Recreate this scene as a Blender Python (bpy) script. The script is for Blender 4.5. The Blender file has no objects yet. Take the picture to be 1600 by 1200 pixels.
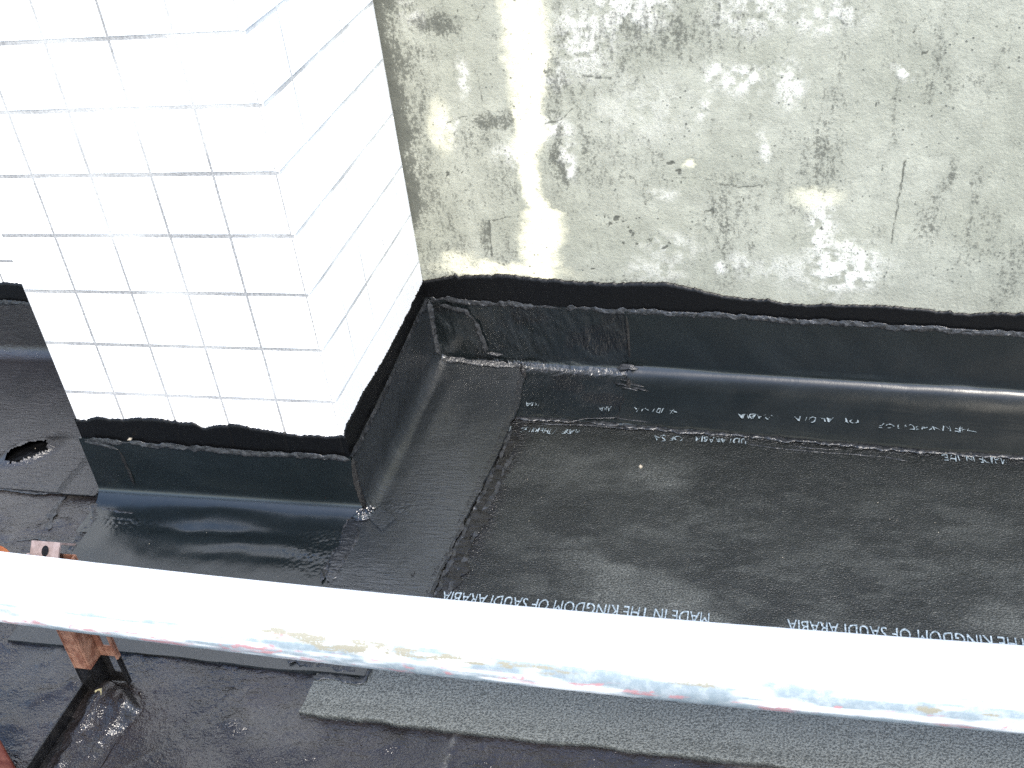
import bpy, bmesh, math, random
import numpy as np
from mathutils import Matrix, Vector

random.seed(7)
rng = np.random.default_rng(11)
scene = bpy.context.scene
COL = scene.collection

# ------------------------------------------------------------------ camera
cam_d = bpy.data.cameras.new("camera")
cam = bpy.data.objects.new("camera", cam_d)
COL.objects.link(cam)
RIGHT = (0.96984869, 0.21712109, -0.11068855)
DOWN = (0.03336087, -0.56818797, -0.82222229)
FWD = (-0.2414137, 0.79373854, -0.5582997)
mw = Matrix.Identity(4)
for i in range(3):
    mw[i][0] = RIGHT[i]; mw[i][1] = -DOWN[i]; mw[i][2] = -FWD[i]
mw[0][3], mw[1][3], mw[2][3] = 0.71628853, -1.84757052, 1.25543104
cam.matrix_world = mw
cam_d.sensor_fit = 'HORIZONTAL'
cam_d.sensor_width = 36.0
cam_d.lens = 36.0 * 1753.398 / 1600.0
cam_d.clip_start = 0.02
cam_d.clip_end = 1000.0
scene.camera = cam

# ------------------------------------------------------------------ sky, sun, exposure
SUN_DIR = Vector((0.28, -0.56, 0.78)).normalized()      # towards the sun
world = bpy.data.worlds.new("World")
scene.world = world
world.use_nodes = True
wn = world.node_tree
wn.nodes.clear()
sky = wn.nodes.new('ShaderNodeTexSky')
sky.sky_type = 'NISHITA'
sky.sun_disc = False
sky.sun_elevation = math.asin(SUN_DIR.z)
sky.sun_rotation = math.atan2(SUN_DIR.x, SUN_DIR.y)
sky.air_density = 1.0
sky.dust_density = 1.2
bg = wn.nodes.new('ShaderNodeBackground')
bg.inputs['Strength'].default_value = 0.135
wo = wn.nodes.new('ShaderNodeOutputWorld')
wn.links.new(sky.outputs[0], bg.inputs['Color'])
wn.links.new(bg.outputs[0], wo.inputs['Surface'])

sun_d = bpy.data.lights.new("sun", 'SUN')
sun_d.energy = 1.5
sun_d.angle = math.radians(22)
sun_d.color = (1.0, 0.94, 0.82)
sun = bpy.data.objects.new("sun", sun_d)
COL.objects.link(sun)
sun.rotation_euler = SUN_DIR.to_track_quat('Z', 'Y').to_euler()
sun.location = (0, 0, 6)

vs = scene.view_settings
vs.view_transform = 'Standard'
vs.look = 'None'
vs.exposure = 2.05
vs.gamma = 1.0
vs.use_curve_mapping = False
scene.cycles.max_bounces = 4
scene.cycles.diffuse_bounces = 2
scene.cycles.glossy_bounces = 2
scene.cycles.use_denoising = False

# ------------------------------------------------------------------ numpy noise
_perm = np.random.default_rng(3).random((256, 256))
def vnoise(x, y):
    xi = np.floor(x).astype(int); yi = np.floor(y).astype(int)
    fx = x - xi; fy = y - yi
    fx = fx * fx * fx * (fx * (fx * 6 - 15) + 10); fy = fy * fy * fy * (fy * (fy * 6 - 15) + 10)
    a = _perm[xi % 256, yi % 256]; b = _perm[(xi + 1) % 256, yi % 256]
    c = _perm[xi % 256, (yi + 1) % 256]; d = _perm[(xi + 1) % 256, (yi + 1) % 256]
    return (a * (1 - fx) + b * fx) * (1 - fy) + (c * (1 - fx) + d * fx) * fy
def fbm(x, y, s=1.0, octv=4, seed=0, rough=0.55):
    x = np.asarray(x, float); y = np.asarray(y, float)
    v = 0; amp = 1; tot = 0; f = s
    for o in range(octv):
        v = v + amp * vnoise(x * f + 17.3 * seed + 5.1 * o, y * f + 9.7 * seed + 3.3 * o)
        tot += amp; amp *= rough; f *= 2.03
    return v / tot                                    # 0..1, mean .5
def sstep(a, b, x):
    t = np.clip((x - a) / (b - a), 0, 1)
    return t * t * (3 - 2 * t)
def segd(x, y, pts):
    d = np.full(np.shape(x), 9.0)
    for (x0, y0), (x1, y1) in zip(pts[:-1], pts[1:]):
        vx, vy = x1 - x0, y1 - y0
        t = np.clip(((x - x0) * vx + (y - y0) * vy) / (vx * vx + vy * vy + 1e-12), 0, 1)
        d = np.minimum(d, np.hypot(x - x0 - t * vx, y - y0 - t * vy))
    return d
def spaced(fine0, fine1, step, outs):
    a = list(np.arange(fine0, fine1 + step * 0.5, step))
    return np.array(sorted([o for o in outs if o < fine0 - step] + a + [o for o in outs if o > fine1 + step]))

# ------------------------------------------------------------------ object helpers
def tag(o, label=None, cat=None, group=None, kind=None):
    if label: o["label"] = label
    if cat: o["category"] = cat
    if group: o["group"] = group
    if kind: o["kind"] = kind
    return o
def link(name, me, mat, parent=None, smooth=True):
    if mat is not None:
        me.materials.append(mat)
    o = bpy.data.objects.new(name, me)
    COL.objects.link(o)
    if parent is not None:
        o.parent = parent
    if smooth:
        me.polygons.foreach_set('use_smooth', [True] * len(me.polygons))
    return o
def empty(name, loc=(0, 0, 0)):
    o = bpy.data.objects.new(name, None)
    o.empty_display_size = 0.05
    o.location = loc
    COL.objects.link(o)
    return o
def grid_faces(n, m, off=0):
    i = np.arange(n - 1)[:, None]; j = np.arange(m - 1)[None, :]
    a = (i * m + j + off).ravel()
    return np.stack([a, a + m, a + m + 1, a + 1], 1)
def mesh_np(name, verts, faces, masks=None):
    me = bpy.data.meshes.new(name)
    verts = np.asarray(verts, np.float32).reshape(-1, 3); faces = np.asarray(faces, np.int32)
    me.vertices.add(len(verts)); me.vertices.foreach_set('co', verts.ravel())
    me.loops.add(faces.size); me.loops.foreach_set('vertex_index', faces.ravel())
    k = faces.shape[1]
    me.polygons.add(len(faces)); me.polygons.foreach_set('loop_start', np.arange(0, faces.size, k, dtype=np.int32))
    me.update(calc_edges=True); me.validate()
    if masks is not None:
        at = me.color_attributes.new('msk', 'FLOAT_COLOR', 'POINT')
        c = np.ones((len(verts), 4), np.float32)
        for q in range(len(masks)): c[:, q] = np.asarray(masks[q]).ravel()
        if len(masks) < 4: c[:, 3] = sstep(0.36, 0.66, fbm(verts[:, 0] + 0.7 * verts[:, 2], verts[:, 1] - 0.6 * verts[:, 2], 8, 5, 77, 0.6))
        at.data.foreach_set('color', c.ravel())
    return me
class MB:
    """collects simple solids into one mesh"""
    def __init__(s): s.v = []; s.f = []
    def box(s, x0, x1, y0, y1, z0, z1, ch=0.0):
        b = len(s.v)
        s.v += [(x, y, z) for x in (x0, x1) for y in (y0, y1) for z in (z0, z1)]
        s.f += [[b + i for i in q] for q in ((0, 1, 3, 2), (4, 6, 7, 5), (0, 4, 5, 1), (2, 3, 7, 6), (0, 2, 6, 4), (1, 5, 7, 3))]
        return s
    def ring(s, p, axis_u, axis_v, ri, ro, w, a0=0, a1=2 * math.pi, n=40, axis_w=None):
        """band of rectangular section swept round p"""
        p = Vector(p); U = Vector(axis_u); V = Vector(axis_v); W = U.cross(V) if axis_w is None else Vector(axis_w)
        b = len(s.v); full = abs(a1 - a0) > 6.28; cnt = n if full else n + 1
        for i in range(cnt):
            a = a0 + (a1 - a0) * i / n
            d = U * math.cos(a) + V * math.sin(a)
            for r, k in ((ri, -1), (ro, -1), (ro, 1), (ri, 1)):
                s.v.append(tuple(p + d * r + W * (k * w / 2)))
        for i in range(n):
            j = (i + 1) % cnt
            for q in range(4):
                s.f.append([b + i * 4 + q, b + i * 4 + (q + 1) % 4, b + j * 4 + (q + 1) % 4, b + j * 4 + q])
        if not full:
            s.f.append([b, b + 1, b + 2, b + 3]); e = b + n * 4; s.f.append([e + 3, e + 2, e + 1, e])
        return s
    def build(s, name, mat, parent=None, smooth=False, bevel=0.0):
        me = bpy.data.meshes.new(name); me.from_pydata(s.v, [], s.f); me.update()
        bm = bmesh.new(); bm.from_mesh(me)
        bmesh.ops.recalc_face_normals(bm, faces=bm.faces)
        if bevel: bmesh.ops.bevel(bm, geom=list(bm.edges), offset=bevel, segments=2, affect='EDGES', clamp_overlap=True)
        bm.to_mesh(me); bm.free()
        return link(name, me, mat, parent, smooth)

# ------------------------------------------------------------------ materials
def newmat(name):
    m = bpy.data.materials.new(name); m.use_nodes = True
    nt = m.node_tree; nt.nodes.clear()
    out = nt.nodes.new('ShaderNodeOutputMaterial'); p = nt.nodes.new('ShaderNodeBsdfPrincipled')
    nt.links.new(p.outputs[0], out.inputs['Surface'])
    return m, nt, p
class NT:
    def __init__(s, nt): s.nt = nt
    def n(s, t, **k):
        o = s.nt.nodes.new(t)
        for a, b in k.items(): setattr(o, a, b)
        return o
    def l(s, a, b): s.nt.links.new(a, b)
    def put(s, inp, v):
        if hasattr(v, 'is_linked') or hasattr(v, 'links'): s.l(v, inp)
        else: inp.default_value = v
    def math(s, op, a, b=0.0, c=None, clamp=False):
        o = s.n('ShaderNodeMath', operation=op); o.use_clamp = clamp
        s.put(o.inputs[0], a); s.put(o.inputs[1], b)
        if c is not None: s.put(o.inputs[2], c)
        return o.outputs[0]
    def mix(s, f, a, b):
        o = s.n('ShaderNodeMix', data_type='RGBA'); o.clamp_factor = True
        s.put(o.inputs['Factor'], f)
        for k, v in ((6, a), (7, b)):
            if isinstance(v, (tuple, list)): o.inputs[k].default_value = (*v, 1) if len(v) == 3 else v
            else: s.l(v, o.inputs[k])
        return o.outputs[2]
    def ramp(s, f, a, b, lo=0.0, hi=1.0):
        o = s.n('ShaderNodeMapRange'); o.interpolation_type = 'SMOOTHSTEP'
        s.put(o.inputs[0], f); o.inputs[1].default_value = a; o.inputs[2].default_value = b
        o.inputs[3].default_value = lo; o.inputs[4].default_value = hi
        return o.outputs[0]
    def coord(s): return s.n('ShaderNodeTexCoord').outputs['Object']
    def scale(s, v, sc):
        o = s.n('ShaderNodeMapping'); s.l(v, o.inputs[0]); o.inputs['Scale'].default_value = sc
        return o.outputs[0]
    def noise(s, v, sc, det=4, rough=0.55, dist=0.0):
        o = s.n('ShaderNodeTexNoise'); s.l(v, o.inputs['Vector'])
        o.inputs['Scale'].default_value = sc; o.inputs['Detail'].default_value = det
        o.inputs['Roughness'].default_value = rough; o.inputs['Distortion'].default_value = dist
        return o.outputs[0]
    def voro(s, v, sc, feature='F1', rnd=1.0):
        o = s.n('ShaderNodeTexVoronoi', feature=feature); s.l(v, o.inputs['Vector']); o.inputs['Scale'].default_value = sc
        o.inputs['Randomness'].default_value = rnd
        return o.outputs['Distance']
    def bump(s, h, st, dist, nrm=None):
        o = s.n('ShaderNodeBump'); s.put(o.inputs['Strength'], st); o.inputs['Distance'].default_value = dist
        s.l(h, o.inputs['Height'])
        if nrm is not None: s.l(nrm, o.inputs['Normal'])
        return o.outputs[0]
    def attr(s, name='msk'):
        a = s.n('ShaderNodeAttribute', attribute_name=name)
        sp = s.n('ShaderNodeSeparateColor'); s.l(a.outputs['Color'], sp.inputs[0])
        return sp.outputs[0], sp.outputs[1], sp.outputs[2]

def membrane(name, base=(0.016, 0.017, 0.018), base2=(0.024, 0.025, 0.026), rough=0.42, wr_scale=(1, 1, 1), wr_freq=160,
             wr=0.35, fine=0.25, fine_freq=500, dust_col=(0.07, 0.069, 0.064), spec=0.5, wr_dist=0.0012, vary=0.2, noisy_dust=0.0, fine_dist=0.0005):
    """bitumen membrane; mask R = alligator crackle, G = dust, B = melted glossy bleed, A = broad mottling"""
    m, nt, p = newmat(name); N = NT(nt)
    co = N.coord(); at = N.n('ShaderNodeAttribute', attribute_name='msk')
    sp_ = N.n('ShaderNodeSeparateColor'); N.l(at.outputs['Color'], sp_.inputs[0])
    R, G, B = sp_.outputs[0], sp_.outputs[1], sp_.outputs[2]; big = at.outputs['Alpha']
    sp = N.noise(co, fine_freq, 2, 0.65)
    wv = N.noise(N.scale(co, wr_scale), wr_freq, 2, 0.5, 0.6)
    col = N.mix(big, base, base2)
    dust = N.math('MULTIPLY', G, N.ramp(sp, 0.34, 0.70, 0.25, 1.25), clamp=True)
    if noisy_dust:
        dust = N.math('ADD', dust, N.math('MULTIPLY', N.ramp(sp, 0.58, 0.70), noisy_dust), clamp=True)
    col = N.mix(dust, col, dust_col)
    bl = N.math('MULTIPLY', B, N.ramp(wv, 0.3, 0.6, 0.5, 1.0), clamp=True)
    col = N.mix(bl, col, (0.0045, 0.0040, 0.0042))
    N.l(col, p.inputs['Base Color'])
    rg = N.math('ADD', N.math('MULTIPLY', N.math('SUBTRACT', wv, 0.5), vary), rough)
    rg = N.math('ADD', rg, N.math('MULTIPLY', dust, 0.35))
    rg = N.math('SUBTRACT', rg, N.math('MULTIPLY', bl, 0.18), clamp=True)
    N.l(rg, p.inputs['Roughness'])
    p.inputs['Specular IOR Level'].default_value = spec
    vc = N.voro(co, 125, 'F1')
    h = N.math('MULTIPLY', wv, N.math('MULTIPLY', N.ramp(big, 0.0, 1.0, 0.4, 1.0), wr * wr_dist / 0.001))
    h = N.math('MULTIPLY_ADD', sp, fine * fine_dist / 0.001, h)
    h = N.math('MULTIPLY_ADD', N.math('MULTIPLY', vc, R), -2.2, h)
    h = N.math('MULTIPLY_ADD', N.math('MULTIPLY', wv, bl), 1.3, h)
    N.l(N.bump(h, 1.0, 0.001), p.inputs['Normal'])
    return m

def simple(name, col, rough=0.5, metal=0.0, bumpf=0, bumpd=0.0, spec=0.5, col2=None, nf=30):
    m, nt, p = newmat(name); N = NT(nt); co = N.coord()
    if col2: N.l(N.mix(N.ramp(N.noise(co, nf, 5, 0.65), 0.38, 0.64), col, col2), p.inputs['Base Color'])
    else: p.inputs['Base Color'].default_value = (*col, 1)
    p.inputs['Roughness'].default_value = rough; p.inputs['Metallic'].default_value = metal
    p.inputs['Specular IOR Level'].default_value = spec
    if bumpf: N.l(N.bump(N.noise(co, bumpf, 4, 0.6), 0.6, bumpd), p.inputs['Normal'])
    return m

M = {}
M['upstand'] = membrane('membrane_smooth_film', (0.0026, 0.0044, 0.0047), (0.0044, 0.0066, 0.0071), 0.27, (1, 1, 1), 110, 0.20, 0.15, 420, vary=0.08, spec=0.7)
M['wrinkled'] = membrane('membrane_wrinkled_film', (0.006, 0.007, 0.008), (0.010, 0.011, 0.0125), 0.26, (0.55, 2.4, 1.6), 85, 0.8, 0.3, 480, wr_dist=0.0022, spec=0.8)
M['crinkled'] = membrane('membrane_crinkled_film', (0.0028, 0.0044, 0.0048), (0.0050, 0.0068, 0.0076), 0.27, (1.7, 1.4, 0.7), 130, 0.5, 0.25, 450, wr_dist=0.0018, spec=0.75)
M['dusty'] = membrane('membrane_dusty_sanded', (0.0042, 0.0050, 0.0042), (0.0085, 0.0095, 0.0082), 0.36, (0.6, 1.5, 1), 140, 0.3, 1.0, 340, dust_col=(0.120, 0.126, 0.116), noisy_dust=0.14, fine_dist=0.0026, spec=0.55)
M['deck'] = membrane('bitumen_coated_deck', (0.0085, 0.0068, 0.0070), (0.0145, 0.0117, 0.0119), 0.19, (1, 1, 1), 60, 0.8, 1.0, 260, wr_dist=0.0040, noisy_dust=0.03, fine_dist=0.0016, spec=0.7)
M['leftfloor'] = membrane('membrane_coated_brownish', (0.0080, 0.0073, 0.0077), (0.0130, 0.0118, 0.0123), 0.24, (0.6, 2.0, 1), 80, 0.7, 0.8, 330, wr_dist=0.0024, fine_dist=0.0014, spec=0.7)

def primer_mat():
    m, nt, p = newmat('black_primer_paint'); N = NT(nt); co = N.coord()
    p.inputs['Base Color'].default_value = (0.0016, 0.0017, 0.002, 1)
    p.inputs['Roughness'].default_value = 0.40
    p.inputs['Specular IOR Level'].default_value = 0.25
    N.l(N.bump(N.noise(co, 160, 4, 0.65), 0.5, 0.0008), p.inputs['Normal'])
    return m
M['primer'] = primer_mat()
M['bead'] = simple('melted_bitumen_bead', (0.008, 0.0085, 0.0095), 0.20, bumpf=260, bumpd=0.0022, col2=(0.026, 0.027, 0.029), nf=80)
M['blackbead'] = simple('glossy_black_bitumen', (0.0035, 0.0034, 0.0036), 0.12, bumpf=230, bumpd=0.003, col2=(0.009, 0.0085, 0.0085), nf=60)
M['faint_print'] = simple('faint_melted_print', (0.07, 0.09, 0.10), 0.5, col2=(0.24, 0.28, 0.30), nf=160)
M['print'] = simple('pale_blue_print', (0.09, 0.12, 0.14), 0.55, col2=(0.32, 0.37, 0.40), nf=260)

def tile_mat():
    m, nt, p = newmat('white_glazed_tile'); N = NT(nt); co = N.coord()
    oi = N.n('ShaderNodeObjectInfo')
    c = N.mix(oi.outputs['Random'], (0.80, 0.80, 0.785), (0.84, 0.835, 0.83))
    c = N.mix(N.math('MULTIPLY', N.ramp(N.noise(co, 30, 5, 0.7), 0.58, 0.75), 0.25), c, (0.72, 0.66, 0.52))
    N.l(c, p.inputs['Base Color']); p.inputs['Roughness'].default_value = 0.22
    N.l(N.bump(N.noise(co, 25, 2), 0.15, 0.001), p.inputs['Normal'])
    return m
M['tile'] = tile_mat()
def grout_mat():
    m, nt, p = newmat('cement_grout'); N = NT(nt); co = N.coord()
    a = N.ramp(N.noise(co, 5, 3, 0.6), 0.40, 0.66)
    b = N.ramp(N.noise(co, 220, 3, 0.7), 0.35, 0.65)
    dirt = N.mix(b, (0.15, 0.15, 0.15), (0.27, 0.27, 0.265))
    # bloom painted into the colour: joints of the right-hand face made paler
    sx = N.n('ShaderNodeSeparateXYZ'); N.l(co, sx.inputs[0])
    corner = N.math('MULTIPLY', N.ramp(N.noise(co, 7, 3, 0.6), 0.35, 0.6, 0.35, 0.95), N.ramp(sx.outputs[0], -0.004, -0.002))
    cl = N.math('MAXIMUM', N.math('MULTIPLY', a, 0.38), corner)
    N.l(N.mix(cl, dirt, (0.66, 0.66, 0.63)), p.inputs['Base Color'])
    p.inputs['Roughness'].default_value = 0.9
    N.l(N.bump(N.noise(co, 400, 3), 0.6, 0.0006), p.inputs['Normal'])
    return m
M['grout'] = grout_mat()

def wall_mat():
    """weathered render; mask R = mould, G = white flaking paint, B = cream bare band"""
    m, nt, p = newmat('weathered_render'); N = NT(nt); co = N.coord(); R, G, B = N.attr()
    n1 = N.noise(co, 5, 2, 0.6); n2 = N.noise(co, 30, 4, 0.7); n3 = N.noise(co, 190, 3, 0.75); n4 = N.noise(N.scale(co, (1, 1, 0.35)), 90, 2, 0.7)
    col = N.mix(N.ramp(n1, 0.35, 0.65), (0.245, 0.249, 0.203), (0.300, 0.303, 0.253))
    col = N.mix(N.ramp(n2, 0.36, 0.64, 0.0, 0.40), col, (0.185, 0.188, 0.155))
    col = N.mix(N.math('MULTIPLY', N.ramp(n3, 0.55, 0.70), 0.45), col, (0.42, 0.42, 0.355))
    col = N.mix(N.math('MULTIPLY', B, N.ramp(n2, 0.30, 0.48, 0.55, 1.0), clamp=True), col, (0.64, 0.61, 0.455))
    wm = N.math('MULTIPLY', G, N.ramp(n3, 0.36, 0.50), clamp=True)
    col = N.mix(wm, col, (0.62, 0.61, 0.56))
    # mould: fine black speckle whose density follows the mask
    th = N.math('ADD', N.math('MULTIPLY', n3, 0.62), N.math('MULTIPLY', n4, 0.38))
    md = N.math('ADD', th, N.math('MULTIPLY', R, 0.28))
    mm = N.ramp(md, 0.57, 0.74)
    mm = N.math('ADD', N.math('MULTIPLY', mm, 0.72), N.math('MULTIPLY', R, 0.13), clamp=True)
    col = N.mix(mm, col, (0.055, 0.057, 0.048))
    vd = N.voro(co, 75); dots = N.math('MULTIPLY', N.ramp(vd, 0.20, 0.09), N.ramp(N.noise(co, 11, 3), 0.48, 0.60))
    col = N.mix(N.math('MULTIPLY', dots, 0.75), col, (0.07, 0.073, 0.065))
    N.l(col, p.inputs['Base Color'])
    p.inputs['Roughness'].default_value = 0.92; p.inputs['Specular IOR Level'].default_value = 0.2
    h = N.math('MULTIPLY_ADD', n2, 1.6, N.math('MULTIPLY', n3, 1.5))
    h = N.math('MULTIPLY_ADD', N.ramp(vd, 0.16, 0.05), -0.35, h)
    b = N.bump(h, 1.0, 0.001)
    N.l(b, p.inputs['Normal'])
    return m
M['render'] = wall_mat()

def pipe_mat():
    """white painted pipe; mask R = pink-red undercoat, G = ochre bare scuffs, B = blue-grey underside shade painted in, plus dirt marks"""
    m, nt, p = newmat('worn_white_pipe_paint'); N = NT(nt); co = N.coord(); R, G, B = N.attr()
    n1 = N.noise(co, 60, 5, 0.7); n2 = N.noise(N.scale(co, (0.15, 1, 1)), 240, 4, 0.7); n3 = N.noise(co, 300, 3)
    col = N.mix(N.ramp(n1, 0.35, 0.7), (0.78, 0.79, 0.79), (0.72, 0.74, 0.745))
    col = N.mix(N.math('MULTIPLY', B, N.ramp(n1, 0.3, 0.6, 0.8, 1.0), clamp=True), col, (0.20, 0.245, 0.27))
    col = N.mix(N.math('MULTIPLY', N.ramp(n2, 0.63, 0.70), 0.35), col, (0.35, 0.36, 0.34))
    col = N.mix(N.ramp(N.math('MULTIPLY', G, N.math('ADD', N.ramp(n3, 0.3, 0.6, 0.2, 0.8), N.ramp(n2, 0.35, 0.6, 0.0, 0.7))), 0.15, 0.8), col, (0.23, 0.215, 0.165))
    col = N.mix(N.math('MULTIPLY', N.ramp(N.math('MULTIPLY', R, N.math('ADD', N.ramp(n1, 0.3, 0.65, 0.2, 0.8), N.ramp(n2, 0.35, 0.65, 0.0, 0.7))), 0.12, 0.95), 0.8), col, (0.42, 0.19, 0.20))
    N.l(col, p.inputs['Base Color']); p.inputs['Roughness'].default_value = 0.42
    N.l(N.bump(n1, 0.3, 0.0008), p.inputs['Normal'])
    return m
M['pipe'] = pipe_mat()
M['rust'] = simple('rusty_painted_steel', (0.11, 0.045, 0.028), 0.36, 0.0, 260, 0.003, 0.6, (0.20, 0.105, 0.07), 55)
M['rustred'] = simple('red_oxide_steel', (0.07, 0.018, 0.013), 0.4, 0.0, 250, 0.001, 0.5, (0.12, 0.042, 0.03), 45)
M['brownsteel'] = simple('brown_weathered_steel', (0.15, 0.11, 0.10), 0.5, 0.0, 250, 0.001, 0.5, (0.22, 0.17, 0.16), 60)
M['orange'] = simple('orange_painted_steel', (0.45, 0.15, 0.05), 0.5, 0.0, 200, 0.0006, 0.5, (0.36, 0.11, 0.045), 60)
M['grit'] = simple('pale_grit', (0.34, 0.31, 0.25), 0.8, col2=(0.22, 0.18, 0.13), nf=40)

# ------------------------------------------------------------------ setting: the roof deck
D = 0.4788            # pillar depth in front of the wall
W = 0.506             # pillar width
ANG = 0.055           # the rendered wall runs a little towards the viewer to the right

far = [-200, -60, -20, -8, -4, -2.5, -1.8, 1.9, 2.6, 4, 8, 20, 60, 200]
gx = spaced(-1.35, 1.55, 0.006, far)
gy = spaced(-1.45, -0.25, 0.005, [-200, -60, -20, -8, -4, -2.5, -1.9, 0.0, 0.4, 2, 8, 20, 60, 200])
X, Y = np.meshgrid(gx, gy, indexing='ij')
near = sstep(-1.34, -1.15, X) * sstep(1.5, 1.3, X) * sstep(-1.44, -1.25, Y)
lum = fbm(X, Y, 38, 4, 4); lum2 = fbm(X, Y, 11, 3, 5)
H = near * (0.0032 * np.clip(lum - 0.50, 0, 1) * 4 * sstep(0.42, 0.62, lum2) + 0.004 * (lum2 - 0.5))
# scraped ridge and lump in front of the pillar
dr = segd(X, Y, [(-0.055, -0.873), (-0.076, -0.908), (-0.133, -0.989), (-0.17, -1.03)])
H = H + 0.0028 * np.exp(-(dr / 0.0035) ** 2) * sstep(0.35, 0.5, fbm(X, Y, 90, 2, 8))
for bx, by, br, bh in [(-0.045, -0.93, 0.016, 0.008), (-0.38, -0.985, 0.02, 0.005), (-0.30, -0.96, 0.02, 0.003), (0.01, -0.97, 0.018, 0.004), (-0.15, -0.86, 0.02, 0.003), (-0.33, -0.90, 0.018, 0.004)]:
    H = H + bh * np.exp(-((X - bx) ** 2 + (Y - by) ** 2) / br ** 2) * (0.4 + 1.2 * fbm(X, Y, 120, 3, 9))
ds = segd(X, Y, [(0.283, -0.90), (0.282, -0.964), (0.285, -1.3)])
H = H + 0.003 * np.exp(-(ds / 0.005) ** 2) * fbm(X, Y, 150, 3, 12) * 1.6
crk = 0.45 * sstep(0.55, 0.7, fbm(X, Y, 14, 3, 21)) * near
dst = 0.35 * sstep(0.5, 0.75, fbm(X, Y, 9, 4, 22)) + 0.5 * np.exp(-(dr / 0.004) ** 2) + 0.9 * np.exp(-(ds / 0.004) ** 2) * sstep(0.4, 0.6, fbm(X, Y, 120, 2, 2))
blk = 0.7 * sstep(0.55, 0.75, fbm(X, Y, 6, 3, 23))
me = mesh_np('roof_deck', np.stack([X, Y, H], -1), grid_faces(len(gx), len(gy)), (crk, dst, blk))
deck = tag(link('roof_deck', me, M['deck']), kind='structure')

# ------------------------------------------------------------------ rendered wall
def wall_y(x): return -ANG * x
Z_TOP = 0.98
wx = spaced(-0.03, 1.24, 0.0025, [-0.2, 1.3, 1.4, 1.6, 2.0, 2.6, 3.2])
wz = spaced(0.13, 0.80, 0.0025, [0.0, 0.06, 0.85, 0.9, Z_TOP])
X, Z = np.meshgrid(wx, wz, indexing='ij')
wxp = X + 0.030 * (fbm(X, Z, 22, 4, 31) - 0.5) + 0.012 * (fbm(X, Z, 120, 3, 32) - 0.5)
wzp = Z + 0.030 * (fbm(X, Z, 22, 4, 33) - 0.5) + 0.012 * (fbm(X, Z, 120, 3, 34) - 0.5)
def blob(cx, cz, rx, rz, soft=0.5):
    d = np.hypot((wxp - cx) / rx, (wzp - cz) / rz)
    return 1 - sstep(1 - soft, 1 + soft, d)
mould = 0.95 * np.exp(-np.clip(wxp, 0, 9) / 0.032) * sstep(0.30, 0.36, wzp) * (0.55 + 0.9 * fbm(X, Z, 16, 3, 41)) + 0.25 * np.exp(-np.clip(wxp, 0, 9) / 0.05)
for a in [(0.105, 0.705, 0.045, 0.022, 0.75), (0.055, 0.655, 0.05, 0.02, 0.35), (0.19, 0.535, 0.05, 0.016, 0.6), (0.15, 0.50, 0.05, 0.03, 0.3), (0.145, 0.30, 0.014, 0.04, 0.5), (0.185, 0.30, 0.05, 0.05, 0.2),
          (0.30, 0.46, 0.012, 0.05, 0.55), (0.19, 0.42, 0.03, 0.05, 0.3), (0.42, 0.66, 0.08, 0.09, 0.25), (0.40, 0.45, 0.06, 0.08, 0.22), (0.30, 0.62, 0.06, 0.12, 0.28), (0.55, 0.69, 0.12, 0.05, 0.25),
          (0.95, 0.60, 0.05, 0.03, 0.22), (0.93, 0.34, 0.018, 0.035, 0.45), (0.76, 0.46, 0.03, 0.06, 0.3), (0.585, 0.36, 0.035, 0.06, 0.3), (1.02, 0.33, 0.05, 0.06, 0.22), (0.47, 0.43, 0.03, 0.04, 0.25), (0.42, 0.205, 0.10, 0.02, 0.35)]:
    mould = np.maximum(mould, a[4] * blob(*a[:4], 0.7))
for pts, w, s in [([(0.776, 0.80), (0.77, 0.58), (0.759, 0.45)], 0.016, 0.25), ([(0.93, 0.80), (0.919, 0.662), (0.912, 0.56)], 0.011, 0.30), ([(1.03, 0.80), (1.016, 0.679), (0.995, 0.56)], 0.012, 0.24),
                  ([(0.965, 0.46), (0.94, 0.38), (0.921, 0.32)], 0.010, 0.4), ([(1.0, 0.44), (0.996, 0.29)], 0.016, 0.25), ([(0.60, 0.43), (0.592, 0.33), (0.59, 0.23)], 0.008, 0.27), ([(0.46, 0.5), (0.457, 0.30)], 0.007, 0.25), ([(1.075, 0.30), (1.06, 0.22)], 0.03, 0.3), ([(0.866, 0.6), (0.85, 0.4)], 0.012, 0.15)]:
    mould = np.maximum(mould, s * np.exp(-(segd(wxp * 1.0, wzp, pts) / w) ** 2) * (0.5 + fbm(X, Z * 0.3, 60, 3, 44)))
mould = mould + 0.26 * (0.45 + 0.55 * sstep(0.75, 0.4, X)) * sstep(0.42, 0.75, fbm(X, Z * 0.16, 26, 4, 46)) * sstep(0.35, 0.6, fbm(X, Z, 4, 3, 47)) + 0.10 + 0.22 * sstep(0.45, 0.75, fbm(X, Z * 0.4, 9, 4, 45)) * sstep(1.0, 0.2, X)
cream = np.zeros_like(X)
band = [(0.268, 0.85), (0.268, 0.74), (0.258, 0.577), (0.246, 0.46), (0.247, 0.40), (0.262, 0.355), (0.262, 0.33), (0.247, 0.29), (0.247, 0.22)]
bwid = np.interp(Z, [0.2, 0.28, 0.30, 0.355, 0.365, 0.45, 0.5, 0.6, 0.8], [0.032, 0.030, 0.036, 0.036, 0.018, 0.020, 0.027, 0.033, 0.033])
cream = 1 - sstep(0.45, 1.45, segd(wxp, Z, band) / bwid)
cream = np.maximum(cream, 0.8 * blob(0.165, 0.232, 0.12, 0.017, 0.5))
cream = np.maximum(cream, 0.7 * blob(0.08, 0.255, 0.03, 0.018, 0.6))
cream = np.maximum(cream, 0.55 * blob(0.745, 0.395, 0.035, 0.016, 0.7))
cream = np.maximum(cream, 0.8 * blob(0.532, 0.452, 0.007, 0.009, 0.7))
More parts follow.
